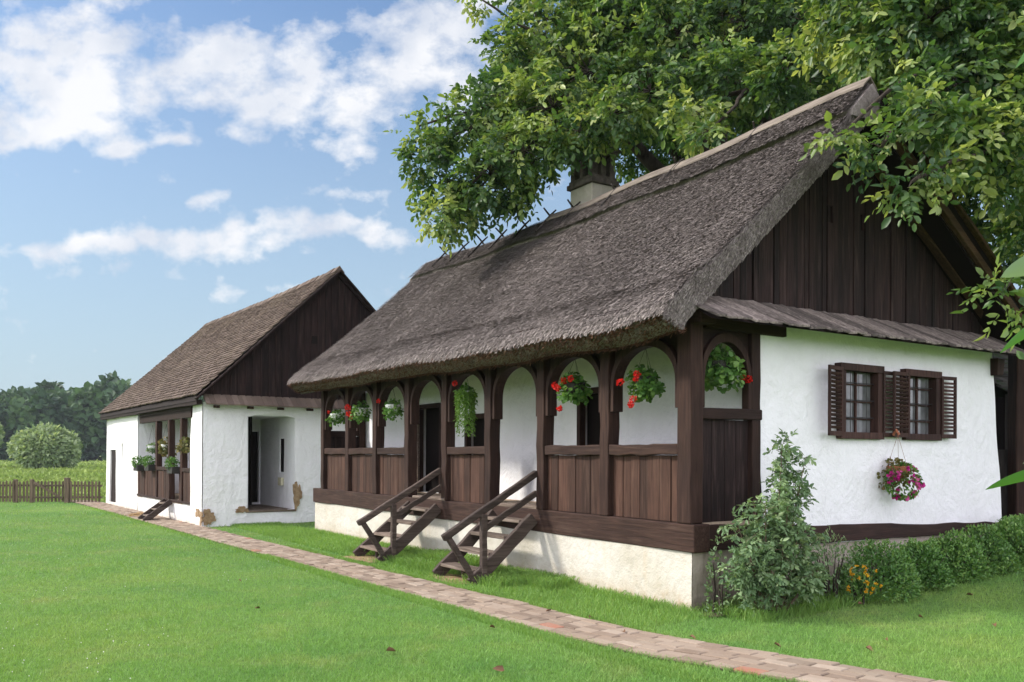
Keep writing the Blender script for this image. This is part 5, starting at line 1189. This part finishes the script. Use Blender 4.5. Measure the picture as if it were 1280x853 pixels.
def blob(px, py, rx, ry, ang=0, amp=1.0):
    u0, v0 = (px - 640) / F_, -(py - Y0) / F_; a, c = rx / F_, ry / F_; ca, sa = math.cos(math.radians(ang)), math.sin(math.radians(ang))
    du = N.math('SUBTRACT', UW, u0); dv = N.math('SUBTRACT', VW, v0)
    p = N.math('ADD', N.math('MULTIPLY', du, ca / a), N.math('MULTIPLY', dv, sa / a)); q = N.math('ADD', N.math('MULTIPLY', du, -sa / c), N.math('MULTIPLY', dv, ca / c))
    r2 = N.math('ADD', N.math('MULTIPLY', p, p), N.math('MULTIPLY', q, q))
    return N.math('MULTIPLY', N.math('EXPONENT', N.math('MULTIPLY', r2, -1)), amp)
BL = [(40, 60, 95, 80, -35, 1), (100, 130, 85, 50, -40, 1), (30, 145, 70, 45, 0, .8), (150, 40, 60, 50, -20, .8), (230, 95, 75, 42, 10, 1), (300, 90, 70, 40, 0, .95), (390, 65, 60, 42, 15, 1), (345, 140, 50, 30, 10, .9), (440, 135, 50, 38, 20, 1), (520, 60, 65, 50, 30, .85), (560, 110, 60, 55, 40, .8), (580, 20, 70, 40, 0, .9),
      (172, 192, 26, 14, 0, .95), (230, 184, 24, 12, 15, .75), (268, 256, 26, 11, 10, .8), (415, 187, 30, 13, 0, .75), (430, 247, 52, 16, 8, .85), (120, 232, 16, 9, 0, .6), (25, 178, 50, 14, -10, .8),
      (180, 318, 120, 17, 5, .85), (330, 305, 110, 20, 3, .95), (460, 300, 90, 17, 0, .9), (40, 318, 70, 12, 0, .7), (130, 350, 110, 9, 3, .42), (330, 362, 60, 8, 0, .4), (10, 385, 30, 8, 0, .4), (700, 120, 120, 80, 0, .5), (900, 60, 150, 70, 0, .5), (-250, 120, 200, 80, 0, .8), (-200, 320, 160, 30, 0, .6)]
cov = None
for q in BL:
    bnode = blob(*q); cov = bnode if cov is None else N.math('ADD', cov, bnode)
cov = N.math('MINIMUM', cov, .98)
cn = N.n('ShaderNodeTexNoise'); cn.inputs['Scale'].default_value = 13; cn.inputs['Detail'].default_value = 9; cn.inputs['Roughness'].default_value = .66; N.l(comb(U, N.math('MULTIPLY', V, 1.35)), cn.inputs['Vector'])
vw = N.n('ShaderNodeTexNoise'); vw.inputs['Scale'].default_value = 20; vw.inputs['Detail'].default_value = 4; N.l(UV, vw.inputs['Vector'])
vx = N.n('ShaderNodeVectorMath', operation='MULTIPLY_ADD'); N.l(vw.outputs[1], vx.inputs[0]); vx.inputs[1].default_value = (.05, .05, 0); N.l(comb(U, N.math('MULTIPLY', V, 1.2)), vx.inputs[2])
vo_ = N.n('ShaderNodeTexVoronoi', feature='SMOOTH_F1', voronoi_dimensions='2D'); vo_.inputs['Scale'].default_value = 21; vo_.inputs['Smoothness'].default_value = .35; vo_.inputs['Detail'].default_value = 1.0; N.l(vx.outputs[0], vo_.inputs['Vector'])
puff = N.math('SUBTRACT', .48, vo_.outputs['Distance'])
den = N.math('ADD', N.math('ADD', N.math('MULTIPLY', cov, 1.02), N.math('MULTIPLY', N.math('SUBTRACT', cn.outputs[0], .5), 2.9)), N.math('MULTIPLY', puff, .65))
fwd = N.ramp(dy, (.10, 0), (.55, 1))
mask = N.math('MULTIPLY', N.ramp(den, (.24, 0), (.58, .46), (1.10, .93)), fwd)
# extra-bright cloud added behind the viewer, out of view, to lift the ambient light
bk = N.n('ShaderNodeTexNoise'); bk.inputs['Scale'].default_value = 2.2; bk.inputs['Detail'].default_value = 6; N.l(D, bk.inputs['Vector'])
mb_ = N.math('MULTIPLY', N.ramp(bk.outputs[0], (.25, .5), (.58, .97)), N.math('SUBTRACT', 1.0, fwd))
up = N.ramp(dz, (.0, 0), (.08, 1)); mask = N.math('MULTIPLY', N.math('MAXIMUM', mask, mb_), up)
sn = N.n('ShaderNodeTexNoise'); sn.inputs['Scale'].default_value = 9; sn.inputs['Detail'].default_value = 6; N.l(comb(N.math('ADD', U, .02), N.math('ADD', V, -.015)), sn.inputs['Vector'])
ccol = N.mix(N.ramp(sn.outputs[0], (.38, 0), (.60, 1)), (3.25, 3.5, 4.0), (4.7, 4.7, 4.8))
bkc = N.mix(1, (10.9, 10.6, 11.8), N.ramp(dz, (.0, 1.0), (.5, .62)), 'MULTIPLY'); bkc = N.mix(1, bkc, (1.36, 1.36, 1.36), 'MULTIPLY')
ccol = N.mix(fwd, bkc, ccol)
hz = N.ramp(dz, (.0, .95), (.18, .62), (.46, .06))
skyc = N.mix(1, sky.outputs[0], (.62, .72, .80), 'MULTIPLY')
skyc = N.mix(hz, skyc, (2.3, 2.9, 3.3))
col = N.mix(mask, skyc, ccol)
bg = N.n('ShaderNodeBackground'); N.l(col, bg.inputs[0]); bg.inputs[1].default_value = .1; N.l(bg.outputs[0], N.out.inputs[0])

hzm = bpy.data.materials.new('haze_air'); hzm.use_nodes = True; hzm.node_tree.nodes.clear()
vo = hzm.node_tree.nodes.new('ShaderNodeOutputMaterial'); pv = hzm.node_tree.nodes.new('ShaderNodeVolumePrincipled')
pv.inputs['Color'].default_value = (.80, .88, .96, 1); pv.inputs['Density'].default_value = .00022; hzm.node_tree.links.new(pv.outputs[0], vo.inputs['Volume'])
MAT['haze_air'] = hzm
b = MB(); b.box((-930, -880, -3.0), (930, 990, 34)); tag(b.build('haze', 'haze_air', None), kind='stuff')
cam = bpy.data.cameras.new('camera'); co = bpy.data.objects.new('camera', cam); COL.objects.link(co); sc.camera = co
co.location = (0, 0, 1.6); co.rotation_euler = (PI / 2, -.0032, 0); cam.sensor_width = 36; cam.lens = F_ / 1280 * 36
cam.shift_y = (Y0 - 426.5) / 1280; cam.clip_start = .05; cam.clip_end = 8000
sc.view_settings.view_transform = 'Standard'; sc.view_settings.look = 'None'; sc.view_settings.exposure = 1.12; sc.view_settings.gamma = 1
try: sc.view_settings.use_curve_mapping = False
except Exception: pass
sc.cycles.max_bounces = 6; sc.cycles.transparent_max_bounces = 8
